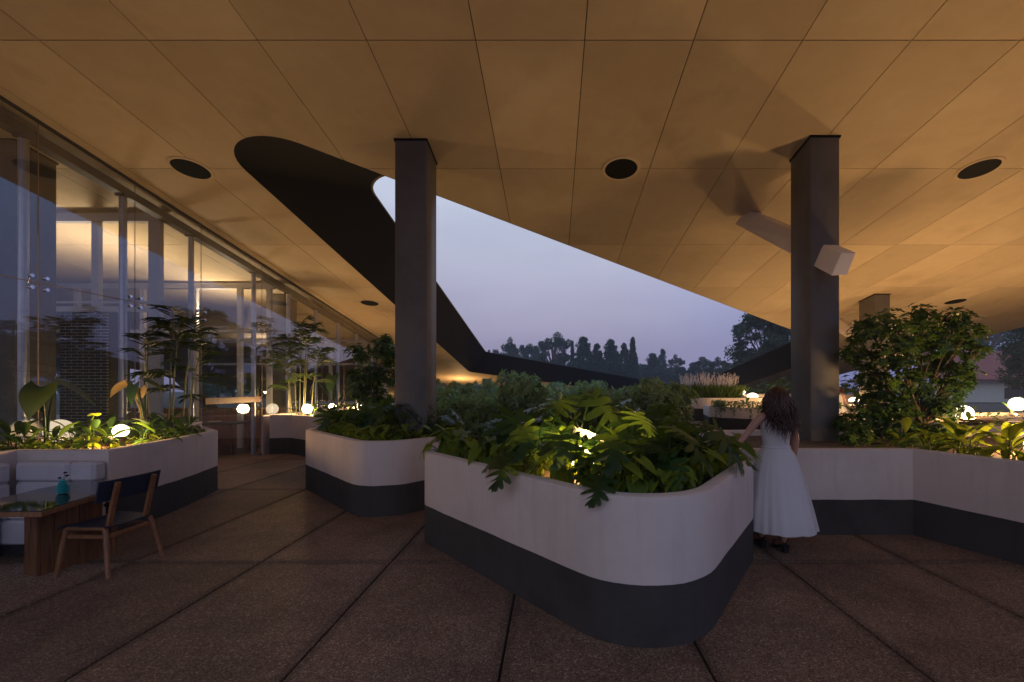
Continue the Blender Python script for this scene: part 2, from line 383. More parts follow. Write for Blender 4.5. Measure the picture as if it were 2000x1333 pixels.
def offset(poly, d):
    n = len(poly); out = []
    for i in range(n):
        p0, p1, p2 = Vector(poly[i - 1]), Vector(poly[i]), Vector(poly[(i + 1) % n])
        e0 = (p1 - p0).normalized(); e1 = (p2 - p1).normalized()
        n0 = Vector((-e0.y, e0.x)); n1 = Vector((-e1.y, e1.x)); m_ = n0 + n1
        if m_.length < 1e-6: m_ = n0
        m_.normalize(); c = max(0.5, m_.dot(n0)); q = p1 + m_ * (d / c); out.append((q.x, q.y))
    return out
def half(poly, a, b_, keep_left):
    out = []; n = len(poly)
    def sd_(p): return (b_[0] - a[0]) * (p[1] - a[1]) - (b_[1] - a[1]) * (p[0] - a[0])
    for i in range(n):
        p, q = poly[i], poly[(i + 1) % n]; sp, sq = sd_(p), sd_(q)
        if not keep_left: sp, sq = -sp, -sq
        if sp >= 0: out.append(p)
        if (sp > 0 > sq) or (sp < 0 < sq):
            t = sp / (sp - sq); out.append((p[0] + (q[0] - p[0]) * t, p[1] + (q[1] - p[1]) * t))
    return out
def minus_convex(rect, hole):
    hole = ccw(hole); rem = rect; pieces = []
    for i in range(len(hole)):
        a, b_ = hole[i], hole[(i + 1) % len(hole)]
        o_ = half(rem, a, b_, False)
        if len(o_) >= 3 and abs(area(o_)) > 1e-5: pieces.append(o_)
        rem = half(rem, a, b_, True)
        if len(rem) < 3 or abs(area(rem)) < 1e-6: return pieces
    return pieces
def inside(poly, x, y):
    c = False; n = len(poly)
    for i in range(n):
        x0, y0 = poly[i - 1]; x1, y1 = poly[i]
        if (y0 > y) != (y1 > y) and x < (x1 - x0) * (y - y0) / (y1 - y0) + x0: c = not c
    return c

# ------------------------------------------------------------------ ground and terrace
MB().box(-120, 120, -40, 150, -0.4, -0.06).build('ground', M['earth'])['kind'] = 'structure'
terr = MB().box(-30, 19, -6, 26, -0.059, -0.02).build('terrace_floor', M['joint']); terr['kind'] = 'structure'
xs = [-0.31 + 1.24 * k for k in range(-6, 15)]; ys = [-1.72, 1.22, 4.16, 7.1, 10.04, 13.0, 15.94, 18.9]
slab_me = {}
for j in range(len(ys) - 1):
    key = round(ys[j + 1] - ys[j], 2)
    for i in range(len(xs) - 1):
        if ys[j] > 9 and -3 < xs[i] < 12: continue
        if key not in slab_me:
            slab_me[key] = MB().box(0.008, 1.232, 0.008, key - 0.008, -0.03, 0.0, bev=0.005).mesh('slab')
        o = link_mesh('slab', slab_me[key], M['floor'], terr, (xs[i], ys[j], rng.uniform(-.001, .001)))
infl = MB().box(-29.9, -7.76, -5.9, 25.9, -0.021, -0.004).build('interior_floor', plain('dark_interior_tile', (0.06, 0.045, 0.032), 0.35, var=.4, scale=3)); infl['kind'] = 'structure'

# ------------------------------------------------------------------ canopy roof with its opening
LOW = rounded([(-5.05, 5.52), (13.5, 20.1), (13.5, 42.0), (-4.95, 25.7)], [0.78, 0.5, 1.5, 0.7], 14)
UPP = rounded([(-3.90, 8.05), (12.4, 20.6), (12.4, 39.8), (-3.85, 25.0)], [0.75, 0.5, 1.5, 0.7], 14)
LOW[0:0] = []
roof = empty('canopy_roof', (0, 8, 0)); roof.location = (0, 0, 0)
tag(roof, 'sloping canopy roof with pale boarded soffit and a large rounded sky opening', 'roof canopy')
ROOFX, ROOFY = (-24.0, 17.6), (ROOF_BACK := -1.6, 41.5)
cols_x = [0.355 + 1.22 * k for k in range(-21, 16)]
cols_x = [x for x in cols_x if ROOFX[0] < x < ROOFX[1]]; cols_x = [ROOFX[0]] + cols_x + [ROOFX[1]]
rows_y = [ROOF_BACK, 0.0, 2.43, 4.867, 7.095, 9.737, 12.29, 14.75] + [14.75 + 2.46 * k for k in range(1, 11)]
rows_y = [y for y in rows_y if y < ROOFY[1]] + [ROOFY[1]]
g = 0.0055
rest = MB()
for j in range(len(rows_y) - 1):
    for i in range(len(cols_x) - 1):
        x0, x1, y0, y1 = cols_x[i] + g, cols_x[i + 1] - g, rows_y[j] + g, rows_y[j + 1] - g
        if x1 - x0 < 0.03 or y1 - y0 < .03: continue
        pcs = minus_convex([(x0, y0), (x1, y0), (x1, y1), (x0, y1)], LOW)
        if not pcs: continue
        tgt = MB() if (x0 > -8.6 and 2.0 < y0 < 24 and i < len(cols_x) - 1) else rest
        for p in pcs:
            p = ccw(p); n = len(p)
            tgt.add([(x, y, zc(y)) for x, y in p] + [(x, y, zc(y) + 0.014) for x, y in p],
                    [tuple(range(n))[::-1]] + [(k, (k + 1) % n, (k + 1) % n + n, k + n) for k in range(n)])
        if tgt is not rest: tgt.build('soffit_panel', M['ceil'], roof)
rp = rest.build('soffit_panel_field', M['ceil'], roof); rp['kind'] = 'stuff'
bk = MB(); tp = MB()
big = [(ROOFX[0], ROOFY[0]), (ROOFX[1], ROOFY[0]), (ROOFX[1], ROOFY[1]), (ROOFX[0], ROOFY[1])]
LOWb = offset(ccw(LOW), -0.01)
for p in minus_convex(big, LOWb):
    bk.add([(x, y, zc(y) + 0.0145) for x, y in p], [tuple(range(len(p)))])
for p in minus_convex(big, UPP):
    tp.add([(x, y, zc(y) + 1.0) for x, y in ccw(p)], [tuple(range(len(p)))])
n = 4
tp.add([(x, y, zc(y) + 0.001) for x, y in big] + [(x, y, zc(y) + 1.0) for x, y in big], [(k, (k + 1) % n, (k + 1) % n + n, k + n) for k in range(n)])
bk.build('joint_backing', M['joint'], roof); tp.build('roof_deck', M['column'], roof)
fa = MB(); n = len(LOW)
L_, U_ = ccw(LOW), ccw(UPP)
fa.add([(x, y, zc(y) - 0.004) for x, y in L_] + [(x, y, zc(y) + 1.02) for x, y in U_], [(k, k + n, (k + 1) % n + n, (k + 1) % n) for k in range(n)])
fa.build('opening_fascia', M['black'], roof, 40)

# black round ceiling grilles
for px, py, where in ((373, 330, 'near the glass wall and opening tip'), (1213, 330, 'between the two tall columns'),
                      (1912, 330, 'highest one at the right edge'), (722, 592, 'far along the glass wall'), (1866, 589, 'just above the leafy small tree')):
    Y = 4.574 / ((CY - py) / F + 0.1445); X = (px - CX) * Y / F
    o = empty('ceiling_grille', (X, Y, zc(Y))); o.rotation_euler = (-math.atan(0.1445), 0, 0)
    tag(o, f'round black ceiling grille with pale rim, {where}', 'ceiling grille', 'round ceiling grilles')
    MB().lathe([(0.262, 0.0), (0.262, -0.012), (0.305, -0.012), (0.31, 0.0)], 40).build('rim', M['ceil'], o, 30)
    MB().lathe([(0.02, -0.007), (0.262, -0.007), (0.262, 0.0), (0.02, 0.0)], 40).build('grille', M['grille'], o, 30)

# ------------------------------------------------------------------ columns and their white slanting beams
def column(x0, x1, y0, y1, label, beam=False):
    o = empty('column', ((x0 + x1) / 2, (y0 + y1) / 2, 0)); tag(o, label, 'column')
    cx, cy_ = o.location.x, o.location.y
    b_ = 0.012
    p = [(x0 + b_ - cx, y0 - cy_), (x1 - b_ - cx, y0 - cy_), (x1 - cx, y0 + b_ - cy_), (x1 - cx, y1 - b_ - cy_), (x1 - b_ - cx, y1 - cy_), (x0 + b_ - cx, y1 - cy_), (x0 - cx, y1 - b_ - cy_), (x0 - cx, y0 + b_ - cy_)]
    MB().prism(p, 0.0, lambda x, y: zc(y + cy_) - 0.03).build('shaft', M['column'], o, 60)
    q = [(x0 - .012 - cx, y0 - .012 - cy_), (x1 + .012 - cx, y0 - .012 - cy_), (x1 + .012 - cx, y1 + .012 - cy_), (x0 - .012 - cx, y1 + .012 - cy_)]
    MB().prism(q, lambda x, y: zc(y + cy_) - 0.03, lambda x, y: zc(y + cy_) - 0.002).build('shadow_gap', M['black'], o)
    return o
def slant_beam(dx, dy, label):
    P = lambda px, py, Y: (lambda t: (t[0] + dx, t[1] + dy, t[2] - 0.1445 * dy))(at(px, py, Y))
    o = empty('slanting_beam', P(1640, 538, 6.0)); tag(o, label, 'beam', 'white beams piercing columns')
    L0 = Vector(o.location)
    near = [P(1623.5, 538.6, 6.0), P(1655, 538, 6.0), P(1672, 494, 6.0), P(1643, 494, 6.0)]
    far = [P(1443, 442, 8.4), P(1466, 446, 8.4), P(1488, 417, 8.4), P(1465, 413, 8.4)]
    far = [tuple(Vector(f) + (Vector(f) - Vector(n_)) * 0.06) for f, n_ in zip(far, near)]
    mb = MB(); mb.hexa([tuple(Vector(v) - L0) for v in near + far]); me = mb.mesh('slanting_beam')
    bm = bmesh.new(); bm.from_mesh(me); bmesh.ops.recalc_face_normals(bm, faces=bm.faces); bmesh.ops.bevel(bm, geom=list(bm.edges), offset=0.008, segments=1, affect='EDGES'); bm.to_mesh(me); bm.free()
    link_mesh('beam_casing', me, M['white'], o)
column(-2.33, -1.86, 6.41, 6.95, 'tall grey column rising out of the middle planter in front of the sky opening')
column(3.754, 4.18, 6.344, 6.88, 'tall grey column behind the low wall beside the woman')
column(9.46, 9.92, 12.8, 13.46, 'farther grey column behind the leafy small tree')
column(-8.38, -7.92, 6.41, 6.95, 'grey column standing just behind the glass wall')
column(-8.38, -7.92, 12.8, 13.46, 'grey column inside the glass wall behind the slender palm')
slant_beam(0, 0, 'white slanting box beam running from soffit through the column by the woman')
slant_beam(5.72, 6.46, 'white slanting box beam at the farther column behind the leafy small tree')

# ------------------------------------------------------------------ planters
SOIL = {}
def planter(name, pts, radii, label, top=0.97, band=(0.0, 0.40), thick=0.11, soil=0.09, cat='planter', seg=12, group=None, step=.12):
    pl = ccw(densify(rounded(pts, radii, seg), step))
    cx = sum(p[0] for p in pl) / len(pl); cy_ = sum(p[1] for p in pl) / len(pl)
    o = empty(name, (cx, cy_, 0)); tag(o, label, cat, group)
    loc = [(x - cx, y - cy_) for x, y in pl]
    def rings(seq):
        mb = MB(); n = len(loc); vs = []; fs = []
        for d, z in seq: vs += [(x, y, z + (0.007 * noise.noise((x * 4 + cx, y * 4, 0)) if z in band and z > 0.01 else 0)) for x, y in (offset(loc, d) if d else loc)]
        for i in range(len(seq) - 1):
            for k in range(n): fs.append((i * n + k, i * n + (k + 1) % n, (i + 1) * n + (k + 1) % n, (i + 1) * n + k))
        return mb.add(vs, fs)
    if band[0] > 0: rings([(0, 0), (0, band[0])]).build('lower_wall', M['stucco'], o, 35)
    rings([(0.0, band[0]), (0.0, band[1])]).build('base_band', M['band'], o, 35)
    rings([(0, band[1]), (0, top - 0.018), (0.005, top - .006), (0.018, top), (thick - 0.012, top), (thick, top - 0.012), (thick, top - soil - .05)]).build('upper_wall', M['stucco'], o, 35)
    inn = offset(loc, thick - 0.002)
    mb = MB(); mb.add([(x, y, top - soil) for x, y in inn], [tuple(range(len(inn)))]); mb.build('soil', M['soil'], o)
    return offset(pl, thick + 0.02), top - soil
P1 = planter('planter', [(-1.62, 4.95), (0.70, 2.42), (2.08, 4.42), (0.9, 5.9)], [0.28, 0.62, 0.35, 0.6], 'large white and charcoal planter with rounded corner in the centre foreground')
P2 = planter('planter', [(-4.2, 7.28), (-2.28, 5.35), (-1.22, 6.5), (-2.6, 9.0)], [0.25, 0.55, 0.3, 0.5], 'white and charcoal planter around the foot of the left tall column')
P3 = planter('planter', [(-4.93, 4.83), (-5.12, 6.0), (-5.42, 7.05), (-6.2, 7.75), (-7.1, 8.2), (-7.1, 0.9), (-5.95, 0.9), (-5.95, 4.83)], [0, 3.0, 0.22, .5, 0, 0, 0, 0], 'long white and charcoal planter along the glass wall behind the bench')
P4 = planter('planter', [(-7.0, 10.75), (-6.55, 10.85), (-5.8, 10.3), (-4.4, 10.3), (-3.9, 11.6), (-4.6, 19), (-7.0, 19)], [0, .25, .6, .5, .6, .6, 0], 'white and charcoal planter with globe lamps beside the glass door')
# low wall planter to the right of the woman (inner corner), runs behind her
P5 = planter('planter', [(1.85, 4.92), (4.07, 4.92), (4.55, 3.75), (5.2, 2.2), (7.0, 1.2), (7.0, 7.0), (4.9, 7.3), (1.7, 7.0)], [0.12, 0, 3.0, 1.5, 0, .5, .3, .2], 'low white and charcoal planter wall behind the woman, with inner corner')
P6 = planter('planter', [(5.6, 7.75), (9.8, 7.75), (10.4, 8.8), (5.6, 8.9)], [0.2, .3, .4, .2], 'plain pale planter wall behind the leafy small tree')
P7 = planter('planter', [(6.4, 9.9), (13.5, 10.3), (13.5, 11.9), (6.4, 11.6)], [0.3, .3, .4, .3], 'farther pale planter wall with two globe lamps below the tiled house')
P8 = planter('planter', [(4.02, 11.2), (4.75, 10.45), (6.8, 10.2), (7.1, 12.2), (4.3, 12.5)], [0.03, 1.0, .3, .3, .2], 'taller planter with dark middle stripe and trailing vines', top=1.16, band=(0.46, 0.89))
P9 = planter('planter', [(4.0, 13.7), (4.6, 13.1), (6.6, 13.2), (6.8, 15.2), (4.2, 15.2)], [0.2, .4, .2, .2, .2], 'raised planter with dark stripe and white-plumed grass', top=1.33, band=(0.62, 1.0))
P10 = planter('planter', [(7.6, 17.3), (12.0, 16.9), (12.2, 18.5), (7.8, 18.8)], [0.3, .3, .3, .3], 'pale planter wall beneath the far soffit behind the plumed grass', top=1.36, band=(0, 0.5))

# ------------------------------------------------------------------ lamps
def globe_lamp(px, py, Y, r, power, label, dim=False, dome=False, zmin=None, col=(1.0, 0.59, 0.235)):
    X, _, z = at(px, py, Y)
    o = empty('globe_lamp', (X, Y, z - r)); tag(o, label, 'lamp', 'glowing planter lamps')
    prof = [(r * math.sin(t), r - r * math.cos(t)) for t in np.linspace(0.12, math.pi - 0.01, 14)]
    if dome: prof = [(r, r * 0.9)] + [(r * math.cos(t), r * .9 + r * .8 * math.sin(t)) for t in np.linspace(0.05, math.pi / 2 - .01, 9)]
    MB().lathe(prof, 24).build('globe', M['globe_dim' if dim else 'globe'], o, 60)
    zb = zmin if zmin is not None else 0.86
    L = max(0.03, z - r - zb)
    MB().lathe([(0.05, -L), (0.05, -L + .015), (0.018, -L + .03), (0.018, -0.01), (0.045, 0.0), (0.05, 0.02)], 12).build('stand', M['dsteel'], o, 40)
    ld = bpy.data.lights.new('globe_light', 'POINT'); ld.energy = power; ld.shadow_soft_size = r * 0.95; ld.color = col
    lo = bpy.data.objects.new('bulb', ld); C.objects.link(lo); lo.parent = o; lo.location = (0, 0, r * (1.35 if dome else 1))
    return o
LP = 2.3
globe_lamp(1133, 898, 3.85, 0.105, 58 * LP, 'bright globe lamp half hidden among split leaves in the large foreground planter')
globe_lamp(236, 842, 5.75, 0.085, 34 * LP, 'bright globe lamp among low leaves in the planter beside the bench')
globe_lamp(116, 842, 6.1, 0.16, 2, 'dim globe added in place of a lamp reflection in the glass behind the bench', dim=True)  # added globe, stands in for another lamp's reflection in the glass
globe_lamp(600, 799, 11.2, 0.125, 50 * LP, 'bright white globe lamp at the foot of the slender palm by the door')
globe_lamp(532, 799, 11.2, 0.14, 4, 'soft warm globe lamp near the wood bar of the door', dim=True)
globe_lamp(1883, 808, 9.2, 0.165, 76 * LP, 'large bright globe lamp at the right of the leafy small tree')
globe_lamp(1668, 783, 13.6, 0.15, 14 * LP, 'glowing dome lamp beside the distant person', dome=True)
globe_lamp(1987, 790, 11.0, 0.17, 75 * LP, 'bright globe lamp at the far right below the tiled house')
globe_lamp(1470, 775, 11.7, 0.14, 12 * LP, 'glowing dome lamp behind the trailing vines', dome=True, zmin=1.07)
globe_lamp(1450, 767, 16.5, 0.11, 40 * LP, 'small lit lamp below the far soffit behind the plumed grass', zmin=0)
globe_lamp(1538, 797, 12.6, 0.09, 30 * LP, 'small lit lamp peeking out beside the column by the woman')
globe_lamp(2030, 872, 5.05, 0.13, 72 * LP, 'bright lamp at the right edge among yellow-green leaves')
globe_lamp(700, 795, 15.0, 0.11, 50 * LP, 'small globe lamp behind the big leaves beyond the door')
globe_lamp(1035, 768, 20.0, 0.07, 50 * LP, 'tiny lit lamp among the courtyard shrubs', zmin=0)
globe_lamp(900, 772, 28.0, 0.12, 70 * LP, 'small lamp lighting the low far soffit behind the courtyard shrubs', zmin=0)
globe_lamp(1075, 790, 36.0, 0.12, 70 * LP, 'small lamp under the lowest far soffit behind the courtyard shrubs', zmin=0)

# ------------------------------------------------------------------ glass wall
GX, PX = -7.15, -7.36
gw = empty('glass_wall', (GX, 6, 0)); tag(gw, 'tall frameless glass wall on steel posts with point fittings', 'glass wall')
def gwb(mb, name, mat, smooth=None):
    mb.v = [(x - GX, y - 6, z) for x, y, z in mb.v]; return mb.build(name, mat, gw, smooth)
seams = [0.4, 1.85, 3.25, 4.65, 6.05, 7.45, 8.85, 10.70, 12.1, 13.5, 14.9, 16.3, 17.7, 19.1, 20.5]
RAIL = 3.12
for i in range(len(seams) - 1):
    a, b_ = seams[i] + .006, seams[i + 1] - .006
    door = abs(seams[i] - 8.85) < .01
    z0 = 0.97 if i < 6 else (2.42 if door else 0.97)
    zt = min(RAIL - .006, zc(b_) - 0.02)
    t = 0.012
    if not door:
        gwb(MB().box(GX - t, GX, a, b_, z0, zt), 'pane', M['glass'])
    if zc(b_) - 0.02 > RAIL + .1:
        zl = RAIL + .006 if not door else 2.42
        gwb(MB().prism([(GX - t, a), (GX, a), (GX, b_), (GX - t, b_)], zl, lambda x, y: zc(y) - 0.015), 'pane', M['glass'])
    if not door: gwb(MB().box(GX - .03, GX + 0.02, a, b_, 0.0, 0.965), 'upstand', M['stucco'])
for y in seams:
    gwb(MB().box(GX - .009, GX - .003, y - .005, y + .005, 0.97 if not 8 < y < 11 else 0.02, zc(y) - .02), 'sealant_joint', M['seal'])
gwb(MB().box(GX - .009, GX - .003, 0.4, 8.84, RAIL - .005, RAIL + .005), 'sealant_joint', M['seal'])
gwb(MB().box(GX - .009, GX - .003, 10.71, 20.4, RAIL - .005, RAIL + .005), 'sealant_joint', M['seal'])
for y in seams:
    r_ = 0.055 if y < 8.5 else 0.05
    gwb(MB().tube([(PX, y, 0), (PX, y, zc(y) - 0.22)], r_, 16), 'steel_post', M['steel'], 40)
    gwb(MB().box(PX - .07, PX + .09, y - .07, y + .07, zc(y) - .26, zc(y) - .20), 'post_bracket', M['dsteel'])
    for zz in (1.15, RAIL):
        if zz > zc(y) - .3 or (zz < 2 and 8 < y < 11): continue
        mb = MB()
        for dy in (-.09, .09):
            for dz in (-.08, .08):
                mb.tube([(PX + .05, y, zz), (GX - .05, y + dy * .8, zz + dz * .8), (GX - .015, y + dy, zz + dz)], 0.011, 6)
                mb.tube([(GX - .02, y + dy, zz + dz), (GX + .022, y + dy, zz + dz)], 0.026, 10)
        gwb(mb, 'spider_fitting', M['chrome'], 40)
# sloping head beam, plus glazing channel on the soffit
gwb(MB().hexa([(PX - .09, 0, zc(0) - .24), (PX + .07, 0, zc(0) - .24), (PX + .07, 0, zc(0) - .10), (PX - .09, 0, zc(0) - .10),
               (PX - .09, 22, zc(22) - .24), (PX + .07, 22, zc(22) - .24), (PX + .07, 22, zc(22) - .10), (PX - .09, 22, zc(22) - .10)]), 'head_beam', M['dsteel'])
gwb(MB().hexa([(GX - .03, 0, zc(0) - .03), (GX + .02, 0, zc(0) - .03), (GX + .02, 0, zc(0) - .003), (GX - .03, 0, zc(0) - .003),
               (GX - .03, 22, zc(22) - .03), (GX + .02, 22, zc(22) - .03), (GX + .02, 22, zc(22) - .003), (GX - .03, 22, zc(22) - .003)]), 'glazing_channel', M['dsteel'])

# glass door, with wood push bar
dr = empty('glass_door', (GX, 10.62, 0)); tag(dr, 'glass door with reddish wood push bar between the planters', 'door')
MB().box(-.006, .006, -1.74, -0.02, 0.02, 2.40).build('pane', M['glass'], dr)
bar = MB().box(.012, .042, -1.72, -0.02, 1.30, 1.44, bev=.006).build('push_bar', M['redwood'], dr)
txt = bpy.data.curves.new('lettering', 'FONT'); txt.body = 'PUSH'; txt.size = 0.07; txt.align_x = 'CENTER'; txt.align_y = 'CENTER'; txt.extrude = 0.001
txt.materials.append(M['frame'])
to = bpy.data.objects.new('lettering', txt); C.objects.link(to); to.parent = bar; to.location = (.045, -1.42, 1.37); to.rotation_euler = (R(90), 0, R(90))
MB().box(-.03, .03, -.06, .02, 2.30, 2.42).build('hinge_patch', M['dsteel'], dr)
MB().box(-.03, .03, -.06, .02, 0.0, 0.06).build('hinge_patch', M['dsteel'], dr)

# ------------------------------------------------------------------ interior behind the glass
def partition(Y, x0, x1, posts, rails, label, thick=0.09):
    o = empty('glazed_partition', ((x0 + x1) / 2, Y, 0)); tag(o, label, 'partition', 'white framed partitions indoors'); L = o.location
    def ad(mb, nm, mt): mb.v = [(x - L.x, y - L.y, z) for x, y, z in mb.v]; return mb.build(nm, mt, o)
    top = zc(Y) - 0.03
    for x, w in posts: ad(MB().box(x - w / 2, x + w / 2, Y - thick / 2, Y + thick / 2, 3.12 if -11 < x < -8.7 and Y < 9 else 0, top - .16), 'mullion', M['frame'])
    for z, h in rails: ad(MB().box(x0, x1, Y - thick / 2 + .005, Y + thick / 2 - .005, z, z + h), 'rail', M['frame'])
    ad(MB().box(x0, x1, Y - thick / 2 - .01, Y + thick / 2 + .01, top - .16, top - .01), 'head_rail', M['frame'])
    return o
partition(8.4, -14.0, -7.55, [(-7.66, .22), (-8.80, .13), (-10.2, .13), (-11.6, .13), (-13.0, .13)], [(3.12, .10), (3.28, .04)], 'white framed partition just behind the near glass')
partition(11.9, -16.0, -7.6, [(-7.75, .12), (-8.55, .12), (-9.75, .08), (-11.2, .12), (-13, .12), (-15, .12)], [(3.14, .09), (2.95, .03)], 'white framed partition behind the glass door')
partition(18.0, -15.0, -7.6, [(-7.75, .12), (-9.2, .12), (-10.7, .12), (-12.4, .12)], [(2.55, .09)], 'farthest white framed partition behind the glass wall')
# brick pier: bricks over a mortar core
bw = empty('brick_pier', (-9.72, 9.0, 0)); tag(bw, 'black glazed brick pier with pale mortar seen through the glass', 'brick pier')
W2 = 0.49
MB().box(-W2 + .006, W2 - .006, 0.006, .049, 0, 3.25).build('mortar_core', M['mortar'], bw)
MB().box(-W2, W2, 0.0505, .5, 0, 3.248).build('return_face', M['brick'], bw)
bme = MB().box(-.117, .117, 0.0, .05, 0, .054, bev=.004).mesh('brick'); hme = MB().box(-.055, .055, 0.0, .05, 0, .054, bev=.004).mesh('brick_half')
for r_ in range(51):
    z = 0.004 + r_ * .0635
    if z + .054 > 3.25: break
    if r_ % 2 == 0:
        for k in range(4): link_mesh('brick', bme, M['brick'], bw, (-W2 + .121 + k * .2455, 0, z))
    else:
        link_mesh('brick', hme, M['brick'], bw, (-W2 + .058, 0, z)); link_mesh('brick', hme, M['brick'], bw, (W2 - .058, 0, z))
        for k in range(3): link_mesh('brick', bme, M['brick'], bw, (-W2 + .244 + k * .2455, 0, z))
# V shaped raking struts
def strut(p0, p1, w, label):
    o = empty('raking_strut', p0); tag(o, label, 'strut')
    d = Vector(p1) - Vector(p0)
    MB().tube([(0, 0, 0), tuple(d)], w, 4).build('strut_shaft', M['column'], o)
strut((-14.3, 19, 0), (-17.5, 19, 3.4), .26, 'dark raking concrete strut leaning away, seen through the door')
strut((-14.0, 19, 0), (-11.0, 19, 3.4), .26, 'dark raking concrete strut leaning toward the terrace, seen indoors')
# indoor table and counter
it = empty('dining_table', (-8.55, 11.0, 0)); tag(it, 'dark dining table indoors beyond the wood push bar', 'table')
MB().box(-.75, .75, -.4, .4, .74, .78, bev=.01).build('tabletop', M['navy'], it)
for sx in (-.65, .65):
    for sy in (-.3, .3): MB().box(sx - .03, sx + .03, sy - .03, sy + .03, 0, .74).build('leg', M['wood'], it)
MB().lathe([(.02, .782), (.12, .785), (.15, .80), (.145, .80), (.11, .79), (.02, .788)], 20).build('plate', M['white'], it)
cn = empty('reception_counter', (-9.9, 12.6, 0)); tag(cn, 'low pale counter behind the indoor dining table', 'counter')
MB().box(-2.2, 2.2, -.3, .3, 0, 1.0, bev=.01).build('counter_body', M['wood'], cn)
MB().box(-2.25, 2.25, -.35, .35, 1.003, 1.05, bev=.008).build('counter_top', M['wood'], cn)
# uplights indoors, standing on ledges above head height and washing the soffit
for x, y, z, e, lab in ((-9.75, 9.25, 3.25, 56, 'trough uplight on top of the brick pier'), (-11.6, 8.4, 3.34, 40, 'trough uplight on the rail of the near indoor partition'), (-9.2, 11.9, 3.25, 44, 'trough uplight on the rail of the indoor partition behind the door'), (-11.5, 18.0, 2.66, 26, 'trough uplight on the rail of the farthest indoor partition')):
    o = empty('trough_uplight', (x, y, z)); tag(o, lab, 'uplight', 'indoor uplights')
    MB().add([(-.3, -.05, 0), (.3, -.05, 0), (.3, .05, 0), (-.3, .05, 0), (-.33, -.07, .07), (.33, -.07, .07), (.33, .07, .07), (-.33, .07, .07)], [(3, 2, 1, 0), (0, 1, 5, 4), (1, 2, 6, 5), (2, 3, 7, 6), (3, 0, 4, 7)]).build('trough', M['frame'], o)
    MB().box(-.28, .28, -.03, .03, .004, .02).build('lamp_strip', M['globe'], o)
    ld = bpy.data.lights.new('strip_light', 'AREA'); ld.shape = 'RECTANGLE'; ld.size = .56; ld.size_y = .06; ld.energy = e; ld.color = (1, .76, .48)
    lo = bpy.data.objects.new('strip', ld); C.objects.link(lo); lo.parent = o; lo.location = (0, 0, .03); lo.rotation_euler = (R(180), 0, 0)

# ------------------------------------------------------------------ bench, table, vase, chair
bn = empty('bench_seat', (-5.45, 4.2, 0)); tag(bn, 'white upholstered corner bench built against the left planter', 'bench')
def bb(nm, mt, *a, bev=0.02):
    mb = MB().box(*a, bev=bev); mb.v = [(x + 5.45, y - 4.2, z) for x, y, z in mb.v]; return mb.build(nm, mt, bn, 35)
bb('plinth', M['band'], -5.93, -5.45, 0.95, 4.3, 0.0, 0.12, bev=0)
bb('plinth', M['band'], -5.93, -5.00, 4.33, 4.81, 0.0, 0.12, bev=0)
bb('seat_base', M['cushion'], -5.945, -5.38, 0.93, 4.24, 0.12, 0.36)
bb('seat_base', M['cushion'], -5.945, -4.94, 4.26, 4.825, 0.12, 0.36)
for a, c in ((0.93, 2.0), (2.01, 3.1), (3.11, 4.24)): bb('seat_cushion', M['cushion'], -5.945, -5.36, a, c, 0.362, 0.46, bev=.03)
for a, c in ((-5.945, -5.36), (-5.35, -4.93)): bb('seat_cushion', M['cushion'], a, c, 4.25, 4.825, 0.362, 0.46, bev=.03)
for z0, z1 in ((0.465, 0.645), (0.65, 0.86)):
    for a, c in ((-5.80, -5.22), (-5.215, -4.94)): bb('back_cushion', M['cushion'], a, c, 4.68, 4.828, z0, z1, bev=.028)
    for a, c in ((0.95, 2.0), (2.01, 3.1), (3.11, 4.18), (4.19, 4.67)): bb('back_cushion', M['cushion'], -5.948, -5.80, a, c, z0, z1, bev=.028)

tb = empty('cafe_table', (-4.58, 4.08, 0)); tag(tb, 'wooden pedestal table with dark glass top beside the bench', 'table')
poly = ccw([(-4.08, 3.47), (-4.22, 4.05), (-4.40, 4.52), (-4.62, 4.62), (-4.97, 4.57), (-5.02, 4.25), (-4.92, 3.80), (-4.62, 3.46)])
pl_ = [(x + 4.58, y - 4.08) for x, y in poly]
MB().prism(pl_, 0.638, 0.676).build('edge_band', M['wood2'], tb)
MB().prism(offset(pl_, 0.014), 0.6762, 0.684).build('glass_top', M['tglass'], tb)
ca, sa = math.cos(R(-14)), math.sin(R(-14))
for k in range(5):     # staves of the pedestal, right side and front
    y0, y1 = -.20 + k * .088, -.20 + (k + 1) * .088 - .003
    mb = MB().box(.055 + (k % 2) * .004, .085 + (k % 2) * .004, y0, y1, 0.0, .637); mb.v = [(x * ca - y * sa, x * sa + y * ca, z) for x, y, z in mb.v]; mb.build('stave', M['wood'], tb)
    mb = MB().box(-.085, -.055, y0, y1, 0.0, .637); mb.v = [(x * ca - y * sa, x * sa + y * ca, z) for x, y, z in mb.v]; mb.build('stave', M['wood'], tb)
for k in range(2):
    x0 = -.085 + k * .086
    mb = MB().box(x0, x0 + .083, -.225, -.203, 0.0, .637); mb.v = [(x * ca - y * sa, x * sa + y * ca, z) for x, y, z in mb.v]; mb.build('stave', M['wood'], tb)
mb = MB().box(-.054, .054, -.20, .235, 0.0, .636); mb.v = [(x * ca - y * sa, x * sa + y * ca, z) for x, y, z in mb.v]; mb.build('core', M['wood'], tb)

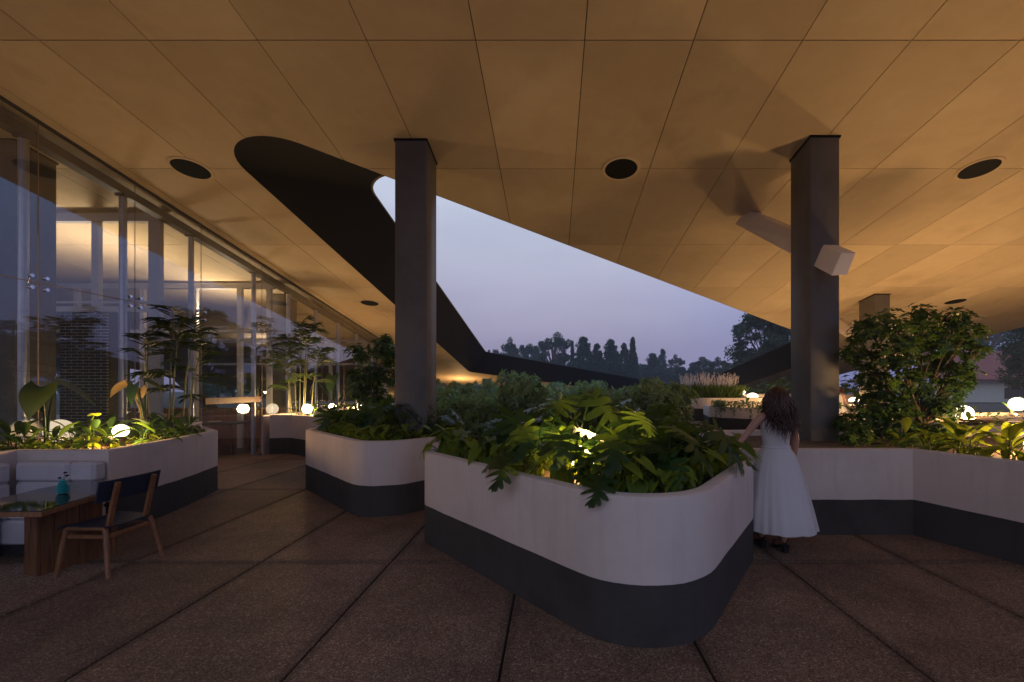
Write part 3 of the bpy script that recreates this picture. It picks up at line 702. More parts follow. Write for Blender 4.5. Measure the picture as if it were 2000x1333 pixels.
va = empty('vase', (-4.55, 4.04, 0.684)); tag(va, 'small teal ribbed bud vase on the glass-topped table', 'vase')
prof = [(0.022, 0)]
for k in range(7):
    z = .004 + k * .017; rr = [.040, .047, .050, .046, .040, .033, .025][k]
    prof += [(rr * .72, z), (rr, z + .004), (rr, z + .011), (rr * .72, z + .015)]
prof += [(.016, .126), (.014, .135)]
MB().lathe(prof, 24).build('body', M['teal'], va, 40)
for k, (dx, dy, h) in enumerate(((-.03, 0, .145), (.028, .01, .165), (0.0, .02, .19))):
    s_ = MB().tube([(0, 0, .12), (dx * .6, dy * .6, .12 + (h - .12) * .6), (dx, dy, h)], .002, 5).build('flower_stem', M['stem'], va)
    MB().lathe([(.003, -.008), (.013, -.003), (.014, .003), (.005, .009)], 8, (dx, dy, h)).build('bud', M['bud'], s_)

ch = empty('chair', (-4.13, 4.07, 0)); tag(ch, 'wooden chair with dark navy seat and backrest at the table', 'chair')
# +x is the back side; y the width
def leg(p, q, nm='leg'):
    MB().tube([p, tuple(Vector(p).lerp(Vector(q), .5)), q], [.017, .020, .021], 10).build(nm, M['wood2'], ch, 40)
leg((-.25, -.235, 0), (-.20, -.20, .40)); leg((-.24, .25, 0), (-.20, .21, .40))
leg((.26, -.265, 0), (.17, -.205, .40)); leg((.27, .235, 0), (.17, .205, .40))
for s_ in (-1, 1):
    MB().tube([(-.205, s_ * .203, .398), (-.18, s_ * .203, .415), (.15, s_ * .203, .415), (.175, s_ * .204, .398)], .019, 10).build('side_rail', M['wood2'], ch, 40)
    MB().box(-.18, .17, s_ * .2 - .012, s_ * .2 + .012, .325, .36, bev=.004).build('stretcher', M['wood2'], ch)
    MB().hexa([(.145, s_ * .17 - .02, .42), (.172, s_ * .17 - .02, .42), (.172, s_ * .17 + .02, .42), (.145, s_ * .17 + .02, .42),
               (.235, s_ * .17 - .02, .825), (.258, s_ * .17 - .02, .82), (.258, s_ * .17 + .02, .82), (.235, s_ * .17 + .02, .825)]).build('back_post', M['wood2'], ch)
MB().box(.15, .19, -.19, .19, .325, .36, bev=.004).build('cross_rail', M['wood2'], ch)
MB().box(-.19, -.165, -.19, .19, .34, .375, bev=.004).build('cross_rail', M['wood2'], ch)
def curved_panel(nm, f, nu, nv, t, mat):
    mb = MB(); vs = []; fs = []
    for s_ in (0, 1):
        for i in range(nu + 1):
            for j in range(nv + 1):
                p, nrm = f(i / nu, j / nv); vs.append(tuple(Vector(p) + Vector(nrm) * (t * s_)))
    w = nv + 1; N = (nu + 1) * w
    for i in range(nu):
        for j in range(nv):
            a = i * w + j; fs.append((a, a + 1, a + w + 1, a + w)); fs.append((a + N, a + w + N, a + w + 1 + N, a + 1 + N))
    for i in range(nu):
        a = i * w; fs.append((a, a + w, a + w + N, a + N)); a = i * w + nv; fs.append((a + w, a, a + N, a + w + N))
    for j in range(nv):
        a = j; fs.append((a + 1, a, a + N, a + 1 + N)); a = nu * w + j; fs.append((a, a + 1, a + 1 + N, a + N))
    mb.add(vs, fs); me = mb.mesh(nm, 50)
    bm = bmesh.new(); bm.from_mesh(me); bmesh.ops.recalc_face_normals(bm, faces=bm.faces); bm.to_mesh(me); bm.free()
    return link_mesh(nm, me, mat, ch)
curved_panel('seat', lambda u, v: ((-.255 + .43 * u, (-.225 + .45 * v) * (1 - .06 * u), .438 - .02 * (u ** 2) - (0.03 * max(0, .15 - u) / .15) - .012 * math.sin(math.pi * v)), (0, 0, 1)), 12, 8, .014, M['navy'])
curved_panel('backrest', lambda u, v: ((.196 + .038 * u - .03 * (2 * v - 1) ** 2, -.285 + .57 * v, .66 + .185 * u), (-1, 0, .2)), 4, 12, .013, M['navy'])
ch.rotation_euler = (0, 0, R(-2))

# ------------------------------------------------------------------ people
def skin_mesh(name, V, E, rad, root=0, sub=2):
    me = bpy.data.meshes.new(name + '_skel'); me.from_pydata([tuple(v) for v in V], E, []); ob = bpy.data.objects.new(name + '_skel', me); C.objects.link(ob)
    md = ob.modifiers.new('s', 'SKIN'); md.use_smooth_shade = True; md.branch_smoothing = 0.6
    sk = me.skin_vertices[0].data
    for i, r_ in enumerate(rad):
        sk[i].radius = r_ if hasattr(r_, '__len__') else (r_, r_); sk[i].use_root = (i == root)
    ms = ob.modifiers.new('u', 'SUBSURF'); ms.levels = sub; ms.render_levels = sub
    bpy.context.view_layer.update()
    dg = bpy.context.evaluated_depsgraph_get()
    out = bpy.data.meshes.new_from_object(ob.evaluated_get(dg)); out.name = name
    out.polygons.foreach_set('use_smooth', [True] * len(out.polygons))
    bpy.data.objects.remove(ob); bpy.data.meshes.remove(me)
    return out
def hand(V, E, Rr, wrist, d, side, up):
    """palm + five fingers from wrist index along direction d; side = thumb direction"""
    d = Vector(d).normalized(); side = Vector(side).normalized(); up = Vector(up).normalized(); w = Vector(V[wrist])
    palm = len(V); V.append(w + d * .045); Rr.append((.022, .014)); E.append((wrist, palm))
    spread = [(.024, .070), (.008, .078), (-.008, .073), (-.023, .058)]
    for k, (off, ln) in enumerate(spread):
        base = w + d * .082 + side * off
        i0 = len(V); V.append(base); Rr.append((.0095, .009)); E.append((palm, i0))
        p1 = base + d * (ln * .42) + side * off * .15 - up * .008; p2 = base + d * (ln * .75) + side * off * .25 - up * .022; p3 = base + d * (ln * .95) + side * off * .28 - up * .036
        prev = i0
        for q, p in enumerate((p1, p2, p3)):
            V.append(p); Rr.append((.0085 - q * .001,) * 2); E.append((prev, len(V) - 1)); prev = len(V) - 1
    t0 = len(V); V.append(w + d * .030 + side * .028 - up * .006); Rr.append((.012, .011)); E.append((palm, t0))
    V.append(w + d * .058 + side * .046 - up * .014); Rr.append((.010, .010)); E.append((t0, t0 + 1))
    V.append(w + d * .080 + side * .052 - up * .022); Rr.append((.008, .008)); E.append((t0 + 1, t0 + 2))
def person(name, loc, rz, label, l_arm, r_arm, hem=.25, skirt_r=.355, group=None, hair_len=.47, seed=3):
    rs = np.random.default_rng(seed)
    o = empty(name, loc, rz); tag(o, label, 'person', group)
    V = [Vector(p) for p in ((0, 0, .95), (0, 0, 1.07), (0, .005, 1.22), (0, 0, 1.36), (0, 0, 1.43), (0, .012, 1.49), (0, .02, 1.545), (0, .015, 1.60), (0, .01, 1.645))]
    Rr = [(.15, .105), (.115, .085), (.125, .088), (.10, .07), (.05, .05), (.045, .05), (.068, .082), (.072, .088), (.045, .055)]
    E = [(i, i + 1) for i in range(8)]
    nose = len(V); V.append(Vector((0, .115, 1.535))); Rr.append((.011, .014)); E.append((6, nose))
    for sgn, arm in ((-1, l_arm), (1, r_arm)):
        s0 = len(V); V.append(Vector((sgn * .155, 0, 1.375))); Rr.append((.052, .05)); E.append((3, s0))
        el_, wr = Vector(arm[0]), Vector(arm[1])
        V.append(V[s0].lerp(el_, .5)); Rr.append((.042, .042)); E.append((s0, s0 + 1))
        V.append(el_); Rr.append((.035, .035)); E.append((s0 + 1, s0 + 2))
        V.append(el_.lerp(wr, .4)); Rr.append((.034, .033)); E.append((s0 + 2, s0 + 3))
        V.append(wr); Rr.append((.022, .020)); E.append((s0 + 3, s0 + 4))
        hand(V, E, Rr, s0 + 4, arm[2], arm[3], arm[4])
    for sgn, fy in ((-1, .14), (1, -.02)):
        h = len(V); V.append(Vector((sgn * .085, .0, .86))); Rr.append((.085, .085)); E.append((0, h))
        V.append(Vector((sgn * .08, fy * .5 + .03, .50))); Rr.append((.055, .055)); E.append((h, h + 1))
        V.append(Vector((sgn * .075, fy * .85 - .02, .33))); Rr.append((.052, .052)); E.append((h + 1, h + 2))
        V.append(Vector((sgn * .07, fy, .115))); Rr.append((.029, .030)); E.append((h + 2, h + 3))
        V.append(Vector((sgn * .07, fy + .07, .075))); Rr.append((.034, .028)); E.append((h + 3, h + 4))
        V.append(Vector((sgn * .072, fy + .15, .038))); Rr.append((.038, .018)); E.append((h + 4, h + 5))
        s_ = MB(); x = sgn * .072
        s_.hexa([(x - .03, fy - .04, .055), (x + .03, fy - .04, .055), (x + .03, fy + .02, .06), (x - .03, fy + .02, .06), (x - .034, fy - .045, .078), (x + .034, fy - .045, .078), (x + .034, fy + .03, .075), (x - .034, fy + .03, .075)])
        s_.hexa([(x - .034, fy + .03, .045), (x + .034, fy + .03, .045), (x + .042, fy + .13, .0), (x - .042, fy + .13, .0), (x - .034, fy + .03, .062), (x + .034, fy + .03, .062), (x + .042, fy + .13, .018), (x - .042, fy + .13, .018)])
        s_.hexa([(x - .042, fy + .13, .0), (x + .042, fy + .13, .0), (x + .034, fy + .2, .0), (x - .034, fy + .2, .0), (x - .042, fy + .13, .018), (x + .042, fy + .13, .018), (x + .034, fy + .2, .016), (x - .034, fy + .2, .016)])
        s_.hexa([(x - .022, fy - .042, .0), (x + .022, fy - .042, .0), (x + .022, fy + .0, .0), (x - .022, fy + .0, .0), (x - .03, fy - .044, .056), (x + .03, fy - .044, .056), (x + .03, fy + .012, .056), (x - .03, fy + .012, .056)])
        s_.build('shoe', M['shoe'], o)
        st = MB()
        for cyy, cz, w_, h_ in ((fy + .0, .125, .037, .035), (fy + .12, .045, .046, .035)):
            pts = [(x + w_ * math.cos(t), cyy + (.03 * math.cos(t * 2) * 0 + .012 * math.sin(t)), cz + h_ * math.sin(t)) for t in np.linspace(0, 2 * math.pi, 15)]
            st.tube(pts, .005, 5, False)
        st.build('strap', M['shoe'], o)
    body = link_mesh('body', skin_mesh('body', V, E, Rr), M['skin'], o)
    for sgn in (-1, 1):
        MB().lathe([(.011 * math.sin(t), -.011 * math.cos(t)) for t in np.linspace(.1, 3.04, 7)], 10, (sgn * .03, .093, 1.565)).build('eye', M['eye'], o, 60)
        MB().lathe([(.018 * math.sin(t), -.03 * math.cos(t)) for t in np.linspace(.1, 3.04, 7)], 10, (sgn * .078, .005, 1.545), .5, 1).build('ear', M['skin'], o, 60)
    MB().lathe([(.012 * math.sin(t), -.008 * math.cos(t)) for t in np.linspace(.1, 3.04, 7)], 10, (0, .092, 1.495), 1.8, 1).build('mouth', M['lip'], o, 60)
    # dress: bodice then gathered skirt
    def rings(seq, n, fold=0, amp=0):
        vs, fs = [], []
        for i, (z, rx, ry, a, cx, cyy) in enumerate(seq):
            for k in range(n):
                t = 2 * math.pi * k / n
                q = 1 + a * (.55 * math.sin(fold * t + 1.9 * math.sin(3 * t) + .9 * math.sin(5 * t)) + .6 * math.sin(fold * .41 * round(1) * t * 0 + 9 * t + 1.3 * math.sin(2 * t)) + .35 * math.sin(4 * t + 1))
                vs.append((cx + rx * q * math.cos(t), cyy + ry * q * math.sin(t), z + (.012 * a / .08 * math.sin(fold * .5 * t) if a else 0)))
        for i in range(len(seq) - 1):
            for k in range(n): fs.append((i * n + k, i * n + (k + 1) % n, (i + 1) * n + (k + 1) % n, (i + 1) * n + k))
        return MB().add(vs, fs)
    rings([(1.385, .125, .078, 0, 0, -.004), (1.35, .148, .098, 0, 0, 0), (1.29, .153, .108, 0, 0, .004), (1.22, .150, .106, 0, 0, .004), (1.13, .134, .098, 0, 0, .002), (1.065, .128, .094, 0, 0, 0)], 40).build('bodice', M['dress'], o, 60)
    for sgn in (-1, 1):
        MB().tube([(sgn * .09, -.075, 1.375), (sgn * .10, -.05, 1.42), (sgn * .10, .0, 1.436), (sgn * .09, .06, 1.40)], [.022, .024, .024, .02], 8).build('shoulder_strap', M['dress'], o, 60)
    sk = []
    H0 = 1.065
    for z in np.linspace(H0, hem, 14):
        t = (H0 - z) / (H0 - hem); e = t ** .62
        sk.append((z, .128 + (skirt_r - .128) * e, .094 + (skirt_r * .86 - .094) * e,   .004 + .024 * t, .035 * t, -.01 * t))
    rings(sk, 220, 19).build('skirt', M['dress'], o, 80)
    under = [(z, rx * .93, ry * .93, a * .6, cx, cyy) for z, rx, ry, a, cx, cyy in sk[2:-1]]
    rings(under, 120, 22).build('underskirt', M['dress'], o, 80)
    MB().tube([((.132) * math.cos(t), .098 * math.sin(t), H0) for t in np.linspace(0, 2 * math.pi, 33)], .012, 6, False).build('waistband', M['dress'], o, 60)
    # hair: scalp cap + wavy locks
    cap = MB().lathe([(.088 * math.sin(t), -.108 * math.cos(t)) for t in np.linspace(.9, 3.1, 14)], 24, (0, -.006, 1.57), 1.0, 1.16)
    cap.v = [v for v in cap.v]
    locks = MB()
    for k in range(620):
        a = rs.uniform(math.pi * .78, math.pi * 2.22) if k % 4 else rs.uniform(0, 2 * math.pi)
        h = rs.uniform(.1, 1.0)
        p = Vector((math.cos(a) * .088 * math.cos(h * 1.3), math.sin(a) * .10 * math.cos(h * 1.3) - .006, 1.57 + .10 * math.sin(h * 1.3)))
        L = hair_len * (rs.uniform(.55, 1.12) - .22 * abs(math.cos(a)) ** 3) * (1.0 if math.sin(a) < .3 else .8)
        out = Vector((math.cos(a) * rs.uniform(.6, 1.25), min(math.sin(a), .25) * .9 - .12, 0))
        pts, rad = [], []
        ph, fr, am = rs.uniform(0, 6.28), rs.uniform(8, 14), rs.uniform(.006, .022)
        for q in range(11):
            t = q / 10
            bul = (1 - math.exp(-3.2 * t))
            pos = p + out * (.040 * bul + .030 * t * t + .02 * t) + Vector((.02 * t, -.02 * t, 0)) + Vector((0, 0, -1)) * (L * t * (0.35 + .65 * t) if t < .3 else L * (t * .9 - .105 + .205 * t * 1.0 - .0)) * .95
            pos += Vector((math.sin(ph + fr * t), math.cos(ph * 1.3 + fr * t), 0)) * am * t
            pts.append(pos); rad.append((.0065 if q < 7 else .0065 * (1 - (q - 6) / 4.3)) * (0.7 + .3 * math.sin(t * 3)))
        locks.tube(pts, rad, 5, False)
    hair = cap.build('hair', M['hair'], o, 60)
    locks.build('lock', M['hair'], hair, 80)
    return o
person('person', (2.27, 4.43, 0.002), R(4), 'woman with long brown hair in white sleeveless dress seen from behind, touching the planter',
       ((-.30, .02, 1.19), (-.43, -.02, 1.07), (-.72, .0, -.45), (.2, .9, 0), (-.3, 0, .9)), ((.225, .02, 1.13), (.235, .08, .90), (.0, .25, -1), (-.7, .7, 0), (1, 0, 0)))
person('person', (9.62, 14.6, 0.0), R(-80), 'distant person with dark hair in white top beside the glowing dome lamp',
       ((-.21, .03, 1.13), (-.19, .2, 1.0), (0.2, .9, -.1), (.8, 0, .2), (0, 0, 1)), ((.21, .03, 1.13), (.19, .2, 1.0), (-.2, .9, -.1), (-.8, 0, .2), (0, 0, 1)), hair_len=.26, seed=9)

ORD = 'first second third fourth fifth sixth seventh eighth ninth tenth eleventh twelfth thirteenth fourteenth fifteenth sixteenth seventeenth eighteenth'.split()
def ordinals(objs, base):
    objs = sorted(objs, key=lambda o: o.location.x / max(.5, o.location.y))
    for k, o in enumerate(objs): o['label'] = f'{base}, {ORD[k]} counted from the left'
# ------------------------------------------------------------------ foliage tools
def norm(a): return a / np.maximum(np.linalg.norm(a, axis=-1, keepdims=True), 1e-9)
def rand_dir(n, r_=None):
    r_ = r_ or rng
    return norm(r_.normal(size=(n, 3)))
def ovates(P, D, U, L, W, droop=0.15):
    """N ovate leaves: base P, direction D, face normal U. Returns verts, quads (two per leaf, folded along the midrib)."""
    P, D, U = np.asarray(P, float), norm(np.asarray(D, float)), np.asarray(U, float)
    S = norm(np.cross(D, U)); U = norm(np.cross(S, D)); N = len(P)
    L = np.broadcast_to(L, (N,))[:, None]; W = np.broadcast_to(W, (N,))[:, None]
    base = P; tip = P + D * L - U * L * droop
    l1 = P + D * L * .30 - S * W * .46 + U * W * .10; l2 = P + D * L * .68 - S * W * .36 - U * L * droop * .45 + U * W * .08
    r1 = P + D * L * .30 + S * W * .46 + U * W * .10; r2 = P + D * L * .68 + S * W * .36 - U * L * droop * .45 + U * W * .08
    V = np.stack([base, l1, l2, tip, r2, r1], 1).reshape(-1, 3)
    k = np.arange(N)[:, None] * 6
    Fq = np.concatenate([k + np.array([[3, 2, 1, 0]]), k + np.array([[0, 5, 4, 3]])], 1).reshape(-1, 4)
    return V, Fq
def cat(parts):
    V, Fq, k = [], [], 0
    for v, f in parts: V.append(v); Fq.append(f + k); k += len(v)
    return np.concatenate(V), np.concatenate(Fq)
def sphere_pts(n, c, r_, rs, shell=0.5, flat=1.0):
    d = rand_dir(n, rs); q = rs.uniform(shell, 1, n)[:, None] ** .7
    p = d * q * r_; p[:, 2] *= flat
    return np.asarray(c) + p, d
def whorls(C_, A_, nl, L, W, rs, droop=.3, spread=1.2):
    """palmate whorls: centres C_, axes A_"""
    n = len(C_); A_ = norm(A_); ref = np.where(np.abs(A_[:, 2:3]) > .9, [[1, 0, 0]], [[0, 0, 1]]); s = norm(np.cross(A_, ref)); t_ = np.cross(A_, s)
    Ps, Ds, Us = [], [], []
    ph = rs.uniform(0, 6.28, n)[:, None]
    for k in range(nl):
        a = ph + 2 * math.pi * k / nl + rs.uniform(-.25, .25, (n, 1))
        rad = s * np.cos(a) + t_ * np.sin(a)
        d = norm(rad * spread + A_ * rs.uniform(.1, .7, (n, 1)))
        Ps.append(C_); Ds.append(d); Us.append(A_ + rad * -.2)
    P = np.concatenate(Ps); N = len(P)
    return ovates(P, np.concatenate(Ds), np.concatenate(Us), L * rs.uniform(.7, 1.15, N), W * rs.uniform(.8, 1.1, N), droop)

def monstera_blade():
    mb = MB(); K = 6
    bounds = [0.0, .13, .29, .45, .61, .77, .93]; dirs = [R(128), R(100), R(80), R(63), R(47), R(28)]; lens = [.40, .50, .53, .48, .38, .24]
    def pt(x, y):
        r2 = x * x + .35 * max(0, y - .35) ** 2
        return (x, y, .10 * abs(x) - .55 * r2 + .02)
    for s in (-1, 1):
        for k in range(K):
            a, c = bounds[k], bounds[k + 1]; th = dirs[k]; d = (math.sin(th) * s, math.cos(th)); nn = (-d[1] * s, d[0] * s); w = c - a; m_ = (a + c) / 2; Lk = lens[k]
            def q(r_, o): return pt(d[0] * r_ + (-d[1] * s) * o * -s * 1.0, m_ + d[1] * r_ + abs(d[0]) * o)
            h0 = w / 2; h1 = w * .60; h2 = w * .46; h3 = w * .22
            A0, B0 = pt(0, a), pt(0, c)
            rows = [(A0, B0), (q(Lk * .42, -h1), q(Lk * .42, h1)), (q(Lk * .78, -h2), q(Lk * .78, h2)), (q(Lk * 1.0, -h3), q(Lk * 1.0, h3))]
            vs = [p for r_ in rows for p in r_]
            fs = [(0, 1, 3, 2), (2, 3, 5, 4), (4, 5, 7, 6)]
            if s > 0: fs = [f[::-1] for f in fs]
            mb.add(vs, fs)
    for s in (-1, 1):
        f = (0, 1, 2) if s < 0 else (2, 1, 0)
        mb.add([pt(0, .90), pt(0, 1.12), pt(s * .10, .96)], [f])
    return mb
def heart_blade(wf=.62, droop=.5, cup=.16):
    mb = MB(); N = 9; vs = []; cols_ = (-1, -.55, 0, .55, 1)
    for i in range(N + 1):
        t = i / N
        w = wf * .5 * (math.sin(math.pi * min(1, (t * .92 + .10)) ** .62)) if i < N else .004
        for c in cols_:
            x = c * w; y = t - (.22 * abs(c) ** 1.5 * (1 - t) ** 2)
            vs.append((x, y, cup * abs(x) * 1.2 - droop * t * t * .5 - .25 * x * x))
    fs = [(i * 5 + j, i * 5 + j + 1, (i + 1) * 5 + j + 1, (i + 1) * 5 + j) for i in range(N) for j in range(4)]
    return mb.add(vs, fs)
def lance_blade(wf=.26, droop=.8):
    mb = MB(); N = 8; vs = []
    for i in range(N + 1):
        t = i / N; w = wf * .5 * math.sin(math.pi * min(.995, t * .97 + .03)) ** .8
        for c in (-1, 0, 1): vs.append((c * w, t * (1 - .18 * droop * t), abs(c) * w * .35 - droop * .45 * t * t + .12 * t))
    return mb.add(vs, [(i * 3 + j, i * 3 + j + 1, (i + 1) * 3 + j + 1, (i + 1) * 3 + j) for i in range(N) for j in range(2)])
def stalk_leaf(name, blade, h, d, size, tilt, sr=.009, roll=0.0):
    mb = MB()
    p0, p1, p2, p3 = (0, 0, 0), (0, d * .25, h * .55), (0, d * .75, h * .95), (0, d, h)
    mb.tube([p0, p1, p2, p3], [sr, sr * .8, sr * .6, sr * .5], 5, False)
    mt = Matrix.Translation((0, d, h)) @ Matrix.Rotation(-tilt, 4, 'X') @ Matrix.Rotation(roll, 4, 'Y') @ Matrix.Scale(size, 4)
    mb.add([tuple(mt @ Vector(v)) for v in blade.v], blade.f)
    return mb.mesh(name, 70)
MON = [stalk_leaf('leaf', monstera_blade(), h, d, s, R(t), .011, R(ro)) for h, d, s, t, ro in
       ((.52, .16, .37, 46, 8), (.46, .26, .37, 56, -10), (.34, .30, .34, 48, 12), (.56, .10, .32, 20, -14), (.30, .34, .33, 46, 0), (.42, .22, .40, 58, 18))]
ALO = [stalk_leaf('leaf', heart_blade(.66), h, d, s, R(t), .014) for h, d, s, t in ((.62, .16, .46, 55), (.50, .24, .42, 65), (.72, .08, .44, 35))]
POT = [stalk_leaf('leaf', heart_blade(.60, .35), h, d, s, R(t), .004) for h, d, s, t in ((.10, .07, .13, 35), (.06, .10, .12, 50), (.15, .04, .11, 15))]
LIL = [stalk_leaf('leaf', lance_blade(), h, d, s, R(t), .005) for h, d, s, t in ((.14, .05, .34, -30), (.12, .08, .32, -5), (.18, .03, .30, -50), (.08, .10, .30, 12))]
WALLS = []; PTS = {}
def in_poly(P, x, y):
    c = np.zeros(len(x), bool); n = len(P)
    for i in range(n):
        (x0, y0), (x1, y1) = P[i - 1], P[i]
        if y0 == y1: continue
        c ^= ((y0 > y) != (y1 > y)) & (x < (x1 - x0) * (y - y0) / (y1 - y0) + x0)
    return c
def hits_wall(me, mw):
    co = PTS.get(me.name)
    if co is None:
        co = np.empty(len(me.vertices) * 3, np.float32); me.vertices.foreach_get('co', co); co = co.reshape(-1, 3)
        e = np.array([tuple(e.vertices) for e in me.edges])
        co = np.concatenate([co] + [co[e[:, 0]] * q + co[e[:, 1]] * (1 - q) for q in (.2, .4, .6, .8)]); PTS[me.name] = co
    m_ = np.array(mw); w = co @ m_[:3, :3].T + m_[:3, 3]
    lo_, hi_ = w.min(0), w.max(0)
    for inn, out_, zt, bb_ in WALLS:
        if hi_[0] < bb_[0] or lo_[0] > bb_[1] or hi_[1] < bb_[2] or lo_[1] > bb_[3] or lo_[2] > zt: continue
        k = w[:, 2] < zt + .004
        if not k.any(): continue
        x, y = w[k, 0], w[k, 1]
        if (in_poly(out_, x, y) & ~in_poly(inn, x, y)).any(): return True
    return False
for PL in (P1, P2, P3, P4, P5, P6, P7, P8):
    oo = offset(PL[0], -.132); WALLS.append((offset(PL[0], -.018)[::2], oo[::2], PL[1] + .09, (min(p[0] for p in oo), max(p[0] for p in oo), min(p[1] for p in oo), max(p[1] for p in oo))))
def leafy(name, meshes, mat, loc, n, label, cat_, group, rs, smin=.8, smax=1.2, a0=0, a1=2 * math.pi, heights=None):
    o = empty(name, loc, 0); tag(o, label, cat_, group)
    for k in range(n):
        me = meshes[int(rs.integers(len(meshes)))]
        c = link_mesh('leaf', me, mat, o)
        if me.materials[0] != mat:
            c.material_slots[0].link = 'OBJECT'; c.material_slots[0].material = mat
        a = a0 + (a1 - a0) * (k + rs.uniform(-.3, .3)) / n
        c.rotation_euler = (rs.uniform(-.12, .12), rs.uniform(-.12, .12), a); s = rs.uniform(smin, smax); c.scale = (s, s, s * rs.uniform(.85, 1.15))
        c.location = (rs.uniform(-.05, .05), rs.uniform(-.05, .05), 0)
        for tr_ in range(8):
            mw = Matrix.Translation(loc) @ Matrix.LocRotScale(c.location, c.rotation_euler, c.scale)
            if not hits_wall(me, mw): break
            c.rotation_euler = (rs.uniform(-.12, .12) + .12 * tr_ * 0, rs.uniform(-.12, .12), rs.uniform(0, 6.28)); q_ = .93; c.scale = (c.scale[0] * q_, c.scale[1] * q_, c.scale[2])
        else: bpy.data.objects.remove(c)
    if not o.children: bpy.data.objects.remove(o); return None
    return o
def scatter(poly, n, rs, mind=.2, ymax=None, inset=0.0, cond=None):
    poly = offset(poly, inset) if inset else poly
    xs_ = [p[0] for p in poly]; ys_ = [p[1] for p in poly]; out = []; tries = 0
    while len(out) < n and tries < 6000:
        tries += 1
        x, y = rs.uniform(min(xs_), max(xs_)), rs.uniform(min(ys_), max(ys_))
        if ymax and y > ymax: continue
        if cond and not cond(x, y): continue
        if inside(poly, x, y) and all((x - a) ** 2 + (y - b_) ** 2 > mind ** 2 for a, b_ in out): out.append((x, y))
    return out
rs = np.random.default_rng(21)
away = lambda lamps, d: (lambda x, y: all((x - a) ** 2 + (y - b_) ** 2 > d * d for a, b_ in lamps))
lamp1 = [(at(1133, 895, 3.85)[0], 3.85)]
# --- large foreground planter
for x, y in scatter(P1[0], 18, rs, .36, inset=.18, cond=lambda x, y: away(lamp1, .32)(x, y) and away([(1.9, 4.45)], .42)(x, y)):
    f = .88 if y < 3.6 else (1.0 if y < 4.3 else 1.12)
    leafy('monstera_plant', MON, M['monstera'], (x, y, P1[1]), 13, 'monstera plant with glossy split leaves in the large foreground planter', 'plant', 'monstera plants in the large foreground planter', rs, .68 * f, .98 * f)
leafy('monstera_plant', [MON[0], MON[3]], M['monstera'], (0.30, 4.40, P1[1]), 5, 'tallest monstera plant rising above the globe lamp in the large planter', 'plant', None, rs, 1.1, 1.25)
rim = [p for p in densify(offset(P1[0], .09), .19) if p[1] < 4.9]
for k, (x, y) in enumerate(rim):
    leafy('pothos_plant', POT, M['lime'], (x + rs.uniform(-.04, .04), y + rs.uniform(0, .06), P1[1] + .05), 7, 'small yellow-green leafy plant along the rim of the large foreground planter', 'plant', 'small rim plants in the large foreground planter', rs, .9, 1.7)
# --- middle planter
for x, y in scatter(P2[0], 14, rs, .40, inset=.22, cond=lambda x, y: not (-2.45 < x < -1.75 and 6.3 < y < 7.05)):
    leafy('monstera_plant', MON, M['monstera'], (x, y, P2[1]), 10, 'monstera plant with dark split leaves in the planter around the left column', 'plant', 'monstera plants around the left column', rs, .68, .98)
for x, y in [p for p in densify(offset(P2[0], .09), .2) if p[1] < 7.2]:
    leafy('pothos_plant', POT, M['lime'], (x, y, P2[1] + .05), 7, 'small yellow-green leafy plant along the rim of the middle planter', 'plant', 'small rim plants in the middle planter', rs, .8, 1.5)
# --- long planter by the glass
lamp3 = [(at(236, 842, 5.75)[0], 5.75), (at(116, 842, 6.1)[0], 6.1)]
for x, y in scatter(P3[0], 30, rs, .28, inset=.1, cond=lambda x, y: y > 4.6 and away(lamp3, .20)(x, y)):
    leafy('peace_lily', LIL, M['shrub'], (x, y, P3[1]), 9, 'low plant with arching dark leaves in the planter behind the bench', 'plant', 'low arching plants behind the bench', rs, .7, 1.15)
for x, y in scatter(P3[0], 22, rs, .22, inset=.02, cond=lambda x, y: y > 4.7 and away(lamp3, .2)(x, y)):
    leafy('pothos_plant', POT, M['lime'], (x, y, P3[1]), 6, 'small bright leafy plant in the planter behind the bench', 'plant', 'small bright plants behind the bench', rs, .7, 1.2)
def alocasia(base, specs, label, mat=None):
    o = empty('elephant_ear_plant', base); tag(o, label, 'plant')
    for tip, size, az, tilt, m_ in specs:
        mb = MB(); tx, ty, tz = (tip[i] - base[i] for i in range(3))
        mb.tube([(0, 0, 0), (tx * .3, ty * .3, tz * .55), (tx * .8, ty * .8, tz * .92), (tx, ty, tz)], [.016, .013, .009, .006], 6, False)
        mt = Matrix.Translation((tx, ty, tz)) @ Matrix.Rotation(az, 4, 'Z') @ Matrix.Rotation(-tilt, 4, 'X') @ Matrix.Scale(size, 4)
        hb = heart_blade(.78); mb.add([tuple(mt @ Vector(v)) for v in hb.v], hb.f)
        link_mesh('leaf', mb.mesh('leaf', 70), M[m_], o)
def atv(px, py, Y): return at(px, py, Y)
alocasia((-6.35, 5.45, P3[1]), [(atv(80, 757, 5.3), .42, R(200), R(50), 'alo'), (atv(112, 745, 5.7), .50, R(-60), R(30), 'alo'), (atv(85, 775, 5.5), .2, R(90), R(70), 'alo')], 'elephant ear plant with two big round leaves against the glass')
alocasia((-5.85, 6.25, P3[1]), [(atv(248, 748, 6.2), .30, R(95), R(30), 'dry'), (atv(262, 752, 6.1), .30, R(165), R(72), 'alo'), (atv(282, 742, 6.5), .34, R(-70), R(25), 'alo'), (atv(272, 758, 6.2), .2, R(-140), R(75), 'dry')], 'elephant ear plant with a curled pale leaf before the glass')
alocasia((-6.15, 5.75, P3[1]), [(atv(183, 812, 5.6), .16, R(30), R(-20), 'lime')], 'single small bright heart leaf on a stem behind the bench')
